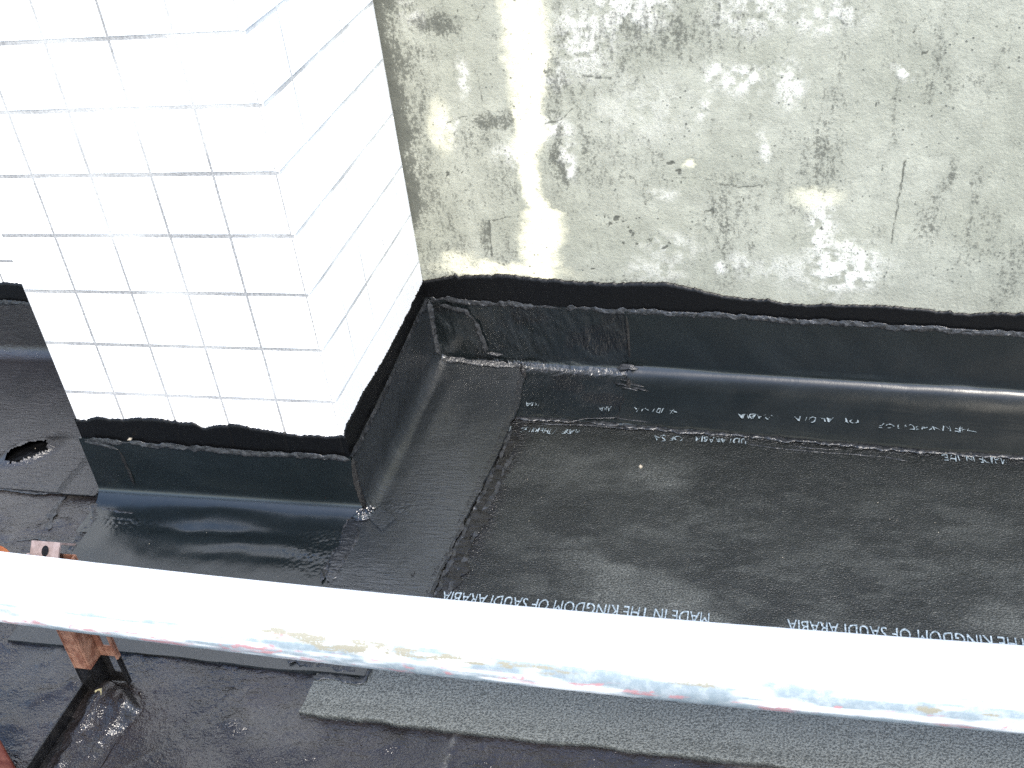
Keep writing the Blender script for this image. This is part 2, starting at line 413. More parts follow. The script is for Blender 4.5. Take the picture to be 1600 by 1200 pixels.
cream = np.maximum(cream, 0.45 * blob(0.087, 0.52, 0.022, 0.05, 0.5))
cream = cream * (0.75 + 0.5 * fbm(X, Z, 50, 3, 48))
white = np.zeros_like(X)
for a in [(0.44, 0.73, 0.055, 0.045, 1), (0.36, 0.67, 0.045, 0.055, 0.85), (0.623, 0.597, 0.04, 0.022, 0.8), (0.694, 0.594, 0.022, 0.03, 0.7), (0.75, 0.70, 0.05, 0.03, 0.6), (0.64, 0.71, 0.06, 0.03, 0.6), (0.80, 0.262, 0.055, 0.045, 1), (0.755, 0.33, 0.022, 0.05, 0.9), (0.82, 0.235, 0.045, 0.022, 0.8),
          (0.571, 0.612, 0.012, 0.024, 0.8), (0.321, 0.459, 0.015, 0.035, 0.75), (0.318, 0.435, 0.012, 0.02, 0.8), (0.870, 0.615, 0.013, 0.013, 0.8), (0.285, 0.515, 0.035, 0.016, 1), (0.31, 0.61, 0.02, 0.02, 0.6), (0.14, 0.61, 0.012, 0.03, 0.7), (0.105, 0.515, 0.018, 0.03, 0.6), (0.21, 0.47, 0.025, 0.02, 0.5),
          (0.625, 0.265, 0.02, 0.02, 0.5), (0.585, 0.25, 0.01, 0.01, 0.8), (0.50, 0.29, 0.05, 0.03, 0.35), (0.465, 0.24, 0.05, 0.03, 0.35), (0.66, 0.48, 0.006, 0.03, 0.6), (0.555, 0.555, 0.01, 0.02, 0.5), (0.49, 0.40, 0.02, 0.012, 0.4), (0.06, 0.72, 0.02, 0.02, 0.5), (0.70, 0.255, 0.06, 0.03, 0.35), (0.45, 0.55, 0.08, 0.06, 0.22), (0.16, 0.20, 0.1, 0.02, 0.3)]:
    white = np.maximum(white, a[4] * blob(*a[:4], 0.75))
white = white * sstep(0.30, 0.60, fbm(X, Z, 70, 4, 51))
mould = mould * (1 - 0.9 * np.clip(cream, 0, 1))
# cracks and pin holes
for pts, w, s in [([(0.884, 0.46), (0.880, 0.40), (0.874, 0.31)], 0.0016, 1.1), ([(0.872, 0.28), (0.866, 0.22)], 0.0013, 0.7), ([(0.572, 0.415), (0.61, 0.412), (0.661, 0.415)], 0.0018, 0.9), ([(0.52, 0.43), (0.572, 0.425)], 0.0014, 0.5),
                  ([(0.355, 0.612), (0.385, 0.608), (0.405, 0.606)], 0.0022, 0.9), ([(0.283, 0.525), (0.31, 0.533), (0.335, 0.552)], 0.0016, 0.9), ([(0.10, 0.53), (0.155, 0.545), (0.21, 0.53)], 0.0016, 0.8), ([(0.156, 0.335), (0.152, 0.30), (0.15, 0.26)], 0.0028, 1.0), ([(0.15, 0.335), (0.185, 0.34), (0.215, 0.35)], 0.0014, 0.8),
                  ([(0.17, 0.62), (0.172, 0.57)], 0.0018, 0.7), ([(0.06, 0.40), (0.10, 0.36), (0.14, 0.32)], 0.0013, 0.5), ([(0.13, 0.72), (0.18, 0.71), (0.21, 0.75)], 0.0014, 0.6), ([(0.07, 0.64), (0.10, 0.55), (0.08, 0.49)], 0.0012, 0.35)]:
    dd = segd(X + 0.006 * (fbm(X, Z, 60, 3, 55) - 0.5), Z + 0.006 * (fbm(X, Z, 60, 3, 56) - 0.5), pts)
    mould = np.maximum(mould, s * np.exp(-(dd / w) ** 2))
for (cx, cz) in [(0.377, 0.347), (0.407, 0.341), (0.41, 0.296), (0.424, 0.335), (0.487, 0.298), (0.394, 0.335), (0.385, 0.332), (0.418, 0.326), (0.425, 0.318), (0.432, 0.30), (0.455, 0.303), (0.48, 0.29), (0.40, 0.35), (0.08, 0.43), (0.10, 0.428), (0.11, 0.427), (0.34, 0.245), (0.17, 0.245), (0.62, 0.385), (0.50, 0.455), (0.515, 0.44), (0.516, 0.42), (0.56, 0.36), (0.29, 0.625), (0.155, 0.73), (0.88, 0.67), (0.90, 0.645), (0.83, 0.56), (0.76, 0.335)]:
    r = 0.0022 + 0.0022 * rng.random()
    mould = np.maximum(mould, 1.3 * (1 - sstep(0.6, 1.3, np.hypot(wxp - cx - 0.006 * (0.5), wzp - cz) / r)))
inr = sstep(0.81, 0.76, Z) * sstep(1.27, 1.2, X)
dep = inr * (0.0012 * white + 0.0022 * (fbm(X, Z, 30, 4, 61) - 0.5) - 0.0014 * np.clip(cream, 0, 1) - 0.0012 * np.clip(mould - 0.55, 0, 1)) + 0.004 * (fbm(X, Z, 3, 2, 62) - 0.5)
wall = empty('rendered_wall', (0, 0, 0))
tag(wall, 'weathered grey rendered wall with mould and flaking white paint, right of the tiled pillar', 'wall')
me = mesh_np('render_coat', np.stack([X, wall_y(X) - dep, Z], -1), grid_faces(len(wx), len(wz)), (np.clip(mould, 0, 1.4), np.clip(white, 0, 1), np.clip(cream, 0, 1)))
link('render_coat', me, M['render'], wall)
mb = MB(); mb.box(-0.2, 3.2, 0.02, 0.22, 0, Z_TOP - 0.002)
core = mb.build('wall_core', M['render'], wall)
for v in core.data.vertices: v.co.y += wall_y(v.co.x)

# ------------------------------------------------------------------ tiled pillar
P = 0.10067                       # tile pitch
Z6 = 0.2428                       # a horizontal joint
JV, JH, JD = 0.0042, 0.0062, 0.0011
def tile_mesh(w, h, name='tile'):
    """front-facing tile in x/z, face at y=0 looking to -y, with a soft arris"""
    b, t = 0.0012, 0.006
    vs_ = []
    for ins, y in ((0, t), (0, b), (b, 0.0)):
        vs_ += [(-w / 2 + ins, y, -h / 2 + ins), (w / 2 - ins, y, -h / 2 + ins), (w / 2 - ins, y, h / 2 - ins), (-w / 2 + ins, y, h / 2 - ins)]
    fs = [(8, 9, 10, 11)]
    for k in (0, 4):
        for i in range(4):
            fs.append((k + i, k + (i + 1) % 4, k + 4 + (i + 1) % 4, k + 4 + i))
    me_ = bpy.data.meshes.new(name); me_.from_pydata(vs_, [], fs); me_.update(); me_.materials.append(M['tile'])
    return me_
pillar = empty('tiled_pillar', (0, 0, 0))
tag(pillar, 'square pillar of white glazed tiles with grey joints standing before the wall', 'pillar')
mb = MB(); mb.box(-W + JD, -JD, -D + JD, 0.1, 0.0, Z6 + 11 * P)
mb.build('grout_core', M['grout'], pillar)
cache = {}
def put_tile(x0, x1, z0, z1, origin, rz, parent):
    w, h = x1 - x0, z1 - z0
    key = (round(w, 4), round(h, 4))
    if key not in cache: cache[key] = tile_mesh(w, h)
    o = bpy.data.objects.new('tile', cache[key]); COL.objects.link(o); o.parent = parent
    Rz = Matrix.Rotation(rz, 4, 'Z')
    c = Vector(origin) + Rz @ Vector(((x0 + x1) / 2, 0, 0))
    jit = 0.0004
    o.location = (c.x + random.uniform(-jit, jit) * abs(math.sin(rz)), c.y + random.uniform(-jit, jit) * abs(math.cos(rz)), (z0 + z1) / 2)
    o.rotation_euler = (random.uniform(-0.003, 0.003), random.uniform(-0.002, 0.002), rz + random.uniform(-0.003, 0.003))
rows = [(Z6 + (k - 1) * P, Z6 + k * P) for k in range(0, 12)]
E0 = 0.0067
for z0, z1 in rows:
    for c in range(5):                                               # front face
        x1 = -E0 - c * P; x0 = x1 - P
        put_tile(max(x0, -W) + JV / 2, x1 - JV / 2, z0 + JH / 2, z1 - JH / 2, (0, -D, 0), 0, pillar)
    edges = [-D - 0.0, -0.3716, -0.2652, -0.1588, -0.0524, -0.001]   # right face, running back to the wall
    for a, b in zip(edges[:-1], edges[1:]):
        put_tile(a + (JV / 2 if a > -D else -0.0), b - JV / 2, z0 + JH / 2, z1 - JH / 2, (0, 0, 0), math.pi / 2, pillar)
    for c in range(5):                                               # left face
        put_tile(0.001 + c * 0.0955 + JV / 2, 0.001 + (c + 1) * 0.0955 - JV / 2, z0 + JH / 2, z1 - JH / 2, (-W, 0, 0), -math.pi / 2, pillar)
mb = MB(); mb.box(-W - 0.01, 0.01, -D - 0.01, 0.1, Z6 + 11 * P + 0.001, Z6 + 11 * P + 0.03)
mb.build('coping', M['tile'], pillar, bevel=0.003)

# tiled wall left of the pillar
lwall = empty('tiled_wall', (0, 0, 0))
tag(lwall, 'white tiled wall glimpsed behind the left side of the pillar', 'wall')
mb = MB(); mb.box(-2.6, -0.21, -0.015 + JD, 0.2, 0, Z6 + 11 * P - 0.002)
mb.build('grout_core', M['grout'], lwall)
for z0, z1 in rows:
    for k in range(13):
        x1 = -0.963 + 0.1007 * 4 - k * 0.1007; x0 = x1 - 0.1007
        put_tile(x0 + JV / 2, x1 - JV / 2, z0 + JH / 2, z1 - JH / 2, (0, -0.015, 0), 0, lwall)

# ------------------------------------------------------------------ black primer bands above the membrane
def primer_band(name, s, top, bot, place, parent, seed, dents=()):
    """s: positions along the face; top/bot: interpolation lists (s, z)"""
    n = 9
    tz = np.interp(s, *zip(*top)) + 0.0035 * (fbm(s, s * 0 + seed, 60, 4, seed) - 0.5) * 2 + 0.0022 * (fbm(s, s * 0 + seed, 300, 2, seed + 1) - 0.5) * 2
    bz = np.interp(s, *zip(*bot)) - 0.012
    t = np.linspace(0, 1, n)
    S = np.repeat(s[:, None], n, 1); Zz = bz[:, None] + (tz - bz)[:, None] * t[None]
    off = 0.0012 + 0.0006 * fbm(S, Zz, 120, 3, seed)
    for d in dents: off = off - 0.0011 * np.exp(-((S - d) / 0.002) ** 2)
    V = place(S, off, Zz)
    Vb = place(s, -0.001 + 0 * s, tz)
    verts = np.concatenate([V.reshape(-1, 3), Vb])
    f = grid_faces(len(s), n); a = np.arange(len(s) - 1); b0 = len(s) * n
    f2 = np.stack([a * n + n - 1, (a + 1) * n + n - 1, b0 + a + 1, b0 + a], 1)
    return link(name, mesh_np(name, verts, np.concatenate([f, f2])), M['primer'], parent)
wall_mem = [(-0.01, 0.165), (0.18, 0.160), (0.371, 0.156), (0.554, 0.157), (0.784, 0.152), (1.0, 0.149), (1.104, 0.147), (3.3, 0.147)]
right_mem = [(-0.481, 0.136), (-0.43, 0.137), (-0.284, 0.143), (-0.113, 0.159), (0.0, 0.165)]
front_mem = [(-0.51, 0.147), (-0.416, 0.143), (-0.292, 0.138), (-0.172, 0.134), (0.01, 0.134)]
wall_top = [(-0.01, 0.199), (0.004, 0.2), (0.055, 0.214), (0.066, 0.217), (0.071, 0.223), (0.078, 0.215), (0.135, 0.222), (0.187, 0.222), (0.276, 0.216), (0.35, 0.213), (0.484, 0.219), (0.531, 0.211), (0.589, 0.196), (0.67, 0.191), (0.727, 0.183), (0.782, 0.188), (0.891, 0.189), (0.997, 0.181), (1.099, 0.187), (1.4, 0.185), (1.8, 0.192), (3.3, 0.188)]
right_top = [(-0.481, 0.178), (-0.474, 0.186), (-0.374, 0.191), (-0.256, 0.186), (-0.152, 0.190), (0, 0.199)]
front_top = [(-0.51, 0.184), (-0.485, 0.186), (-0.459, 0.192), (-0.414, 0.191), (-0.376, 0.195), (-0.33, 0.192), (-0.276, 0.191), (-0.258, 0.179), (-0.234, 0.187), (-0.205, 0.19), (-0.181, 0.188), (-0.152, 0.181), (-0.112, 0.178), (-0.065, 0.174), (-0.033, 0.175), (0.003, 0.175)]
primer_band('primer_band', np.linspace(0.0, 3.1, 1200), wall_top, wall_mem, lambda S, o, z: np.stack([S, wall_y(S) - o - 0.004, z], -1), wall, 71)
primer_band('primer_band', np.linspace(-D - 0.0016, 0.0, 240), right_top, right_mem, lambda S, o, z: np.stack([o, S, z], -1), pillar, 72, (-0.3716, -0.2652, -0.1588, -0.0524))
primer_band('primer_band', np.linspace(-W, 0.0016, 260), front_top, front_mem, lambda S, o, z: np.stack([S, -D - o, z], -1), pillar, 73, [-E0 - c * P for c in range(5)])
lw_top = [(-2.5, 0.19), (-1.2, 0.196), (-0.971, 0.190), (-0.94, 0.192), (-0.91, 0.189), (-0.5, 0.19)]
lw_mem = [(-2.5, 0.144), (-0.99, 0.144), (-0.918, 0.142), (-0.5, 0.143)]
primer_band('primer_band', np.linspace(-2.4, -0.508, 500), lw_top, lw_mem, lambda S, o, z: np.stack([S, -0.015 - o, z], -1), lwall, 74, (-0.963, -1.0637))
primer_band('primer_band', np.linspace(-D - 0.0016, -0.017, 200), [(-0.5, 0.186), (-0.3, 0.192), (0, 0.19)], [(-0.5, 0.147), (0, 0.143)], lambda S, o, z: np.stack([-W - o, S, z], -1), pillar, 75)

# ------------------------------------------------------------------ membrane sheets
def upstand_sheet(s, top, out_len, place, base_z, th=0.004, fil=0.026, fh=None, step=0.004):
    """cross-section: upstand (offset th from the face), rounded fillet, then floor leg. Returns verts, n profile, S, U(profile coordinate), OUT
    place(s, out, z) -> xyz ; out = distance from the face"""
    prof = []
    for t in np.linspace(1, 0, 26): prof.append(('u', t))
    for a in np.linspace(0, 90, 13)[1:-1]: prof.append(('f', a))
    nf = max(8, int(max(out_len(s)) / step))
    for t in np.linspace(0, 1, nf): prof.append(('l', t))
    tz = np.interp(s, *zip(*top)) + 0.0012 * (fbm(s, s * 0, 70, 3, 5) - 0.5)
    L = out_len(s)
    OUT = np.zeros((len(s), len(prof) + 2)); ZZ = np.zeros_like(OUT); U = np.zeros_like(OUT)
    OUT[:, 0] = 0.0; ZZ[:, 0] = tz - 0.001
    fh = fil if fh is None else fh
    c = th + fh
    for j, (k, v) in enumerate(prof):
        j += 1
        if k == 'u': OUT[:, j] = th; ZZ[:, j] = base_z + fil + (tz - base_z - fil) * v; U[:, j] = v - 1
        elif k == 'f':
            a = math.radians(v); OUT[:, j] = c - fh * math.cos(a); ZZ[:, j] = base_z + fil - fil * math.sin(a); U[:, j] = v / 90
        else: OUT[:, j] = c + (L - c) * v; ZZ[:, j] = base_z; U[:, j] = 1 + v
    OUT[:, -1] = L + 0.0003; ZZ[:, -1] = base_z - 0.0045
    S = np.repeat(s[:, None], OUT.shape[1], 1)
    return S, OUT, ZZ, U
def sheet_obj(name, S, OUT, ZZ, place, mat, masks, flip=False, keep=None):
    f = grid_faces(*S.shape)
    if keep is not None: f = f[keep.ravel()[f].any(1)]
    if flip: f = f[:, ::-1]
    o = link(name, mesh_np(name, place(S, OUT, ZZ), f, masks), mat)
    o.data.set_sharp_from_angle(angle=math.radians(45)); return o
def flat_sheet(name, x0, x1, y0, y1, z, mat, step=0.004, seed=1, hgt=None, masks=None, edge=None, outs_x=(), outs_y=(), thick=0.0045):
    """floor sheet with turned-down edges; edge(X,Y)->(dx,dy) jitters the outline"""
    xs = spaced(x0, x1 if not outs_x else min(x1, 1.5), step, list(outs_x)); ys = spaced(y0, y1, step, list(outs_y))
    xs = np.concatenate([[xs[0] - 0.0002], xs, [xs[-1] + 0.0002]]); ys = np.concatenate([[ys[0] - 0.0002], ys, [ys[-1] + 0.0002]])
    X_, Y_ = np.meshgrid(xs, ys, indexing='ij')
    Z_ = np.full_like(X_, z)
    if hgt is not None: Z_ = Z_ + hgt(X_, Y_)
    Z_[0, :] = Z_[-1, :] = z - thick; Z_[:, 0] = Z_[:, -1] = z - thick
    PX, PY = X_.copy(), Y_.copy()
    if edge is not None:
        dx, dy = edge(X_, Y_); PX += dx; PY += dy
    mk = [np.array(q, float) for q in (masks(X_, Y_) if masks else (X_ * 0, X_ * 0, X_ * 0))]
    for sl in (np.s_[0, :], np.s_[-1, :], np.s_[:, 0], np.s_[:, -1]): mk[0][sl] = 0; mk[1][sl] = 0; mk[2][sl] = 1  # outer edges blackened, painting in the dark shade line below the sheet
    o = link(name, mesh_np(name, np.stack([PX, PY, Z_], -1), grid_faces(len(xs), len(ys)), mk), mat)
    o.data.set_sharp_from_angle(angle=math.radians(45)); return o
def bead(name, pts, w, h, mat, parent, seed, up=(0, 0, 1), step=0.003, lump=0.6, gaps=0.0, taper=True):
    """irregular ridge of melted bitumen along a 3D polyline"""
    pts = np.array(pts, float); seg = np.linalg.norm(np.diff(pts, axis=0), axis=1); cum = np.concatenate([[0], np.cumsum(seg)])
    n = max(4, int(cum[-1] / step)); t = np.linspace(0, cum[-1], n)
    C = np.stack([np.interp(t, cum, pts[:, k]) for k in range(3)], 1)
    T = np.gradient(C, axis=0); T /= np.linalg.norm(T, axis=1)[:, None] + 1e-9
    up = np.array(up, float); B_ = np.cross(T, up); B_ /= np.linalg.norm(B_, axis=1)[:, None] + 1e-9
    k = 9; a = np.linspace(0, math.pi, k)
    T2, A2 = np.meshgrid(t, a, indexing='ij')
    wn_ = w * (1 - lump / 2 + lump * fbm(t, t * 0 + seed, 70, 3, seed))
    hn_ = h * (1 - lump / 2 + 1.4 * lump * (fbm(t, t * 0 + seed + 3, 120, 3, seed) - 0.2))
    if gaps: g = sstep(gaps - 0.06, gaps + 0.06, fbm(t, t * 0 + 5 + seed, 35, 2, seed + 9)); hn_ = hn_ * (0.15 + 0.85 * g); wn_ = wn_ * (0.35 + 0.65 * g)
    if taper: e = np.minimum(1, np.minimum(t, cum[-1] - t) / 0.012 + 0.05); wn_ = wn_ * e; hn_ = hn_ * e
    off = w * 0.8 * (fbm(t, t * 0 + seed + 7, 30, 3, seed + 2) - 0.5)
    loc = fbm(T2, A2 * 0.006, 260, 3, seed + 4)
    ca = np.cos(A2) * (wn_ / 2)[:, None] + off[:, None]
    sa = np.sin(A2) ** 0.7 * hn_[:, None] * np.clip(0.1 + 1.5 * (loc - 0.2), 0, 2) * (0.55 + 0.45 * np.cos(A2)) - 0.0006
    ca = ca + w * 0.35 * (fbm(T2, A2 * 0.004 + 3, 180, 3, seed + 6) - 0.5)
    V = C[:, None, :] + B_[:, None, :] * ca[..., None] + up[None, None, :] * sa[..., None]
    return link(name, mesh_np(name, V, grid_faces(n, k)), mat, parent)
def lump_patch(name, cx, cy, rx, ry, rz, h, z, mat, parent, seed, n=46, sharp=0.5):
    """a torched-on dab of bitumen with a ragged outline"""
    a = np.linspace(-1.25, 1.25, n); U_, V_ = np.meshgrid(a, a, indexing='ij')
    r = np.hypot(U_, V_) + 0.55 * (fbm(U_, V_, 2.2, 4, seed) - 0.5)
    hh = (1 - sstep(0.55, 1.0, r)) * h * (0.35 + 1.3 * fbm(U_, V_, 4.5, 4, seed + 3))
    c, s_ = math.cos(rz), math.sin(rz)
    X_ = cx + U_ * rx * c - V_ * ry * s_; Y_ = cy + U_ * rx * s_ + V_ * ry * c
    keep = r < 1.03
    f = grid_faces(n, n); kf = keep.ravel()[f].any(1)
    one = np.ones_like(U_)
    return link(name, mesh_np(name, np.stack([X_, Y_, z - 0.0012 + hh], -1), f[kf], (0.3 * one, 0 * one, 0.6 * one)), mat, parent)

# --- main dusty sheet with print, right of the pillar
Y_FRONT = -0.908
def dusty_h(x, y):
    return 0.0035 * sstep(-0.875, -0.908, y) * (0.5 + fbm(x, x * 0, 7, 2, 80)) + 0.0016 * (fbm(x, y, 9, 3, 81) - 0.5) * 2 + 0.0007 * (fbm(x, y, 60, 3, 82) - 0.5) * 2 + 0.0035 * np.exp(-((x - 0.47) ** 2 + (y + 0.31) ** 2) / 0.0006) * 0.5
def dusty_m(x, y):
    wall_seam = np.interp(x, [0.2, 1.1, 1.6], [-0.18, -0.245, -0.27])
    d = wall_seam - y
    ck = (1 - sstep(0.012, 0.05, d)) * sstep(0.40, 0.62, fbm(x, y, 9, 3, 83)) * 0.9
    dust = sstep(0.02, 0.16, d) * (0.08 + 0.75 * sstep(0.40, 0.70, fbm(x * 0.8, y * 1.6, 7, 5, 84)) + 0.35 * sstep(0.45, 0.72, fbm(x * 0.7 + 0.25 * y, y * 1.7 - 0.1 * x, 19, 5, 79, 0.7))) * (0.55 + 0.5 * sstep(-0.35, -0.75, y))
    dust = dust * (0.35 + 0.65 * sstep(0.22, 0.40, x + 0.08 * (fbm(x, y, 14, 3, 88) - 0.5)))
    bl = np.exp(-(segd(x, y, [(0.215, -0.2), (0.212, -0.45), (0.20, -0.66)]) / 0.026) ** 2) * 1.4 * sstep(0.25, 0.5, fbm(x, y, 30, 4, 85)) + (1 - sstep(0.0, 0.02, d)) * 0.6
    return ck, np.clip(dust * 0.62 + 1.15 * sstep(-0.70, -0.82, y) * (0.5 + 0.9 * fbm(x, y, 8, 3, 90)), 0, 1), np.clip(bl, 0, 1)
def front_edge(x, y):
    e = sstep(-0.88, Y_FRONT, y)
    j = 0.001 * (fbm(x, x * 0, 5, 2, 86) - 0.5) * 2 + 0.0016 * (fbm(x, x * 0, 60, 3, 87) - 0.5) * 2 + 0.002 * sstep(0.60, 0.62, fbm(x, x * 0, 25, 2, 89))
    return 0.004 * sstep(0.07, 0.049, x) * (fbm(y, y * 0, 40, 3, 88) - 0.5), e * j
main = flat_sheet('printed_membrane_sheet', 0.049, 3.0, Y_FRONT, -0.10, 0.0062, M['dusty'], 0.004, hgt=dusty_h, masks=dusty_m, edge=front_edge, outs_x=[1.6, 1.8, 2.2, 2.6, 3.0], thick=0.0068)
tag(main, 'wide dusty black membrane sheet with pale country-of-origin print, lying right of the pillar', 'roofing membrane')

# --- wall strips
def wall_place(S, O, Zz): return np.stack([S, wall_y(S) - 0.004 - O, Zz], -1)
def seam_len(x): return np.interp(x, [-0.01, 0.2, 0.325, 0.448, 0.566, 0.679, 0.789, 0.896, 1.0, 1.1, 3.2], [0.17, 0.170, 0.166, 0.170, 0.174, 0.174, 0.178, 0.177, 0.178, 0.176, 0.175]) - 0.004 + 0.004 * (fbm(x, x * 0, 25, 3, 91) - 0.5) * 2
s = np.arange(0.0, 0.435, 0.003)
S, O, ZZ, U = upstand_sheet(s, wall_mem, seam_len, None, 0.0095, th=0.0035, fil=0.022)
wv = 0.0016 * (fbm(S, U * 0.15, 22, 4, 92) - 0.5) * 2 + 0.0009 * (fbm(S * 1.6, U * 0.1 + S, 60, 3, 93) - 0.5) * 2
inner = (U > -0.95) & (U < 1.97)
O = O + np.where(inner & (U < 1), wv, 0); ZZ = ZZ + np.where(inner & (U > 0), np.abs(wv) * 0.8, 0)
cor = np.exp(-(S / 0.05) ** 2)
wstripA = sheet_obj('wall_membrane_strip', S, O, ZZ, wall_place, M['crinkled'], (0.8 * cor * sstep(0.4, 0.6, fbm(S, U * 0.2, 20, 3, 94)) + 0.3 * ((U > 0.3) & (U < 1)), 0 * S, 0.5 * sstep(0.55, 0.7, fbm(S, U * 0.2, 12, 3, 95))))
tag(wstripA, 'crinkled short black membrane strip turned up the rendered wall in the inner corner', 'roofing membrane')
s = spaced(0.405, 1.5, 0.004, [1.6, 1.8, 2.2, 2.6, 3.0])
S, O, ZZ, U = upstand_sheet(s, wall_mem, seam_len, None, 0.0105, th=0.0065, fil=0.022, fh=0.050)
wv = 0.0022 * (fbm(S, U * 0.12, 6, 3, 96) - 0.5) * 2
O = O + np.where((U > -0.95) & (U < 1), wv, 0); ZZ = ZZ + np.where((U > 0) & (U < 1.97), 0.8 * np.abs(wv) + 0.0006 * (fbm(S, U, 10, 3, 97)), 0)
lip = sstep(1.93, 1.99, U)
wstripB = sheet_obj('wall_membrane_strip', S, O, ZZ, wall_place, M['upstand'], (0 * S, 0.10 * sstep(1.2, 1.9, U) * fbm(S, U * 0.2, 20, 3, 98), 0.6 * lip))
tag(wstripB, 'long smooth black membrane strip turned up the rendered wall, running out to the right', 'roofing membrane')

# --- pillar right-hand strip
def side_place(S, O, Zz): return np.stack([0.0015 + O, S, Zz], -1)
s = np.arange(-D - 0.004, -0.0, 0.003)
side_len = lambda y: np.interp(y, [-0.65, -0.53, -0.43, -0.354, -0.148, -0.04, 0.0], [0.178, 0.184, 0.19, 0.199, 0.207, 0.195, 0.192]) + 0.003 * (fbm(y, y * 0, 40, 3, 101) - 0.5) * 2
S, O, ZZ, U = upstand_sheet(s, right_mem, side_len, None, 0.0155, th=0.0045, fil=0.028, step=0.004)
wr = 0.0018 * (fbm(S, U * 0.2, 12, 3, 102) - 0.5) * 2
bulge = 0.006 * np.exp(-((S + 0.16) / 0.10) ** 2) * np.exp(-((U - 1.12) / 0.12) ** 2) - 0.002 * np.exp(-((S + 0.20) / 0.10) ** 2) * np.exp(-((U - 1.42) / 0.10) ** 2)
O = O + np.where((U > -0.95) & (U < 1), wr * 0.7, 0); ZZ = ZZ + np.where((U > 0) & (U < 1.97), np.abs(wr) * 0.5 + bulge, 0)
ZZ = ZZ + 0.012 * np.exp(-((S + 0.0) / 0.018) ** 2) * (U > 0.5)         # rides up the wall fillet
wrm = membrane('membrane_side_strip', (0.0105, 0.0125, 0.0142), (0.0160, 0.0182, 0.0202), 0.25, (0.5, 2.2, 1.0), 85, 0.75, 0.6, 360, wr_dist=0.0022, fine_dist=0.0012, spec=0.85)
side = empty('side_membrane_strip', (0.1, -0.3, 0.0)); bpy.context.view_layer.update()
tag(side, 'finely wrinkled black membrane strip along the right side of the pillar', 'roofing membrane')
def child(o, parent):
    o.parent = parent; o.matrix_parent_inverse = parent.matrix_world.inverted(); return o
flat_u = sstep(1.02, 1.2, U)
cks = 0.7 * np.exp(-((S + D) / 0.03) ** 2) * ((U > 0.0) & (U < 1.35)) + 0.5 * np.exp(-(S / 0.03) ** 2)
a = sheet_obj('turned_up_leg', S, O, ZZ, side_place, wrm, (cks, 0.10 * flat_u * fbm(S, O, 20, 3, 103), 0.35 * (U > 1.93)), flip=False)
child(a, side)
def side_edge(x, y): return (x - 0.0) / 0.19 * (side_len(y) - 0.19) * (x > 0.01), 0.004 * sstep(-0.65, -0.675, y) * (fbm(x, x * 0, 50, 3, 104) - 0.5) * 2
b = flat_sheet('floor_leg', 0.004, 0.19, -0.676, -D - 0.002, 0.0153, wrm, 0.004, hgt=lambda x, y: 0.001 * np.abs(fbm(x, y, 14, 3, 105) - 0.5) * 2,
               masks=lambda x, y: (0.5 * sstep(0.03, 0.0, x), 0.10 * fbm(x, y, 20, 3, 103), 0.5 * sstep(0.02, 0.005, x)), edge=side_edge, thick=0.006)
child(b, side)

# --- pillar front strip
def front_place(S, O, Zz): return np.stack([S, -D - 0.0015 - O, Zz], -1)
s = np.arange(-W - 0.005, 0.0062, 0.003)
S, O, ZZ, U = upstand_sheet(s, front_mem, lambda x: 0.10 + 0 * x, None, 0.0105, th=0.0045, fil=0.028, fh=0.042)
def front_bulge(x, y):
    xw = x + 0.05 * (fbm(x, y, 9, 3, 115) - 0.5); yw = y + 0.03 * (fbm(x, y, 8, 3, 116) - 0.5) + 0.06 * (x + 0.27) ** 2
    return 0.007 * np.exp(-((xw + 0.27) / 0.10) ** 2 - ((yw + 0.515) / 0.020) ** 2) - 0.0045 * np.exp(-((xw + 0.25) / 0.11) ** 2 - ((yw + 0.552) / 0.012) ** 2) \
        + 0.004 * np.exp(-((xw + 0.14) / 0.14) ** 2 - ((yw + 0.582) / 0.016) ** 2) - 0.002 * np.exp(-((xw + 0.16) / 0.12) ** 2 - ((yw + 0.608) / 0.014) ** 2) + 0.0026 * (fbm(x, y, 9, 3, 111) - 0.5) * 2
XX, YY = S, -D - 0.0015 - O
ZZ = ZZ + np.where((U > 0) & (U <= 2), front_bulge(XX, YY) * sstep(0.2, 1.0, U) * sstep(-0.55, -0.48, XX) * sstep(0.01, -0.04, XX), 0)
O = O + np.where(U > -0.95, sstep(0.0, -0.25, U) * 0.001 * (fbm(S, U * 0.2, 9, 3, 112) - 0.5) * 2, 0)
fstrip = empty('front_membrane_strip', (-0.25, -0.6, 0.0)); bpy.context.view_layer.update()
tag(fstrip, 'smooth black membrane strip with glossy bulge along the front foot of the pillar', 'roofing membrane')
ckf = 0.9 * np.exp(-((S + 0.035) / 0.04) ** 2) * sstep(0.9, 1.2, U) + 0.9 * np.exp(-((S + 0.44) / 0.05) ** 2) * sstep(1.0, 1.3, U)
a = sheet_obj('turned_up_leg', S[:, :-1], O[:, :-1], ZZ[:, :-1], front_place, M['upstand'], (ckf[:, :-1] * 0.8, 0 * S[:, :-1], 0 * S[:, :-1]))
child(a, fstrip)
def ff_mask(x, y):
    ck = 0.9 * np.exp(-((x + 0.04) / 0.05) ** 2 - ((y + 0.58) / 0.06) ** 2) + 0.9 * np.exp(-((x + 0.43) / 0.05) ** 2 - ((y + 0.545) / 0.02) ** 2)
    lower = sstep(-0.66, -0.72, y)
    return ck, 0.35 * lower * (0.4 + 0.6 * fbm(x, y, 12, 3, 113)), 0 * x
def ff_edge(x, y):
    e = sstep(-0.80, -0.83, y)
    return 0 * x, e * (0.004 * (fbm(x, x * 0, 8, 3, 114) - 0.5) * 2 - 0.006 * sstep(-0.3, 0.05, x))
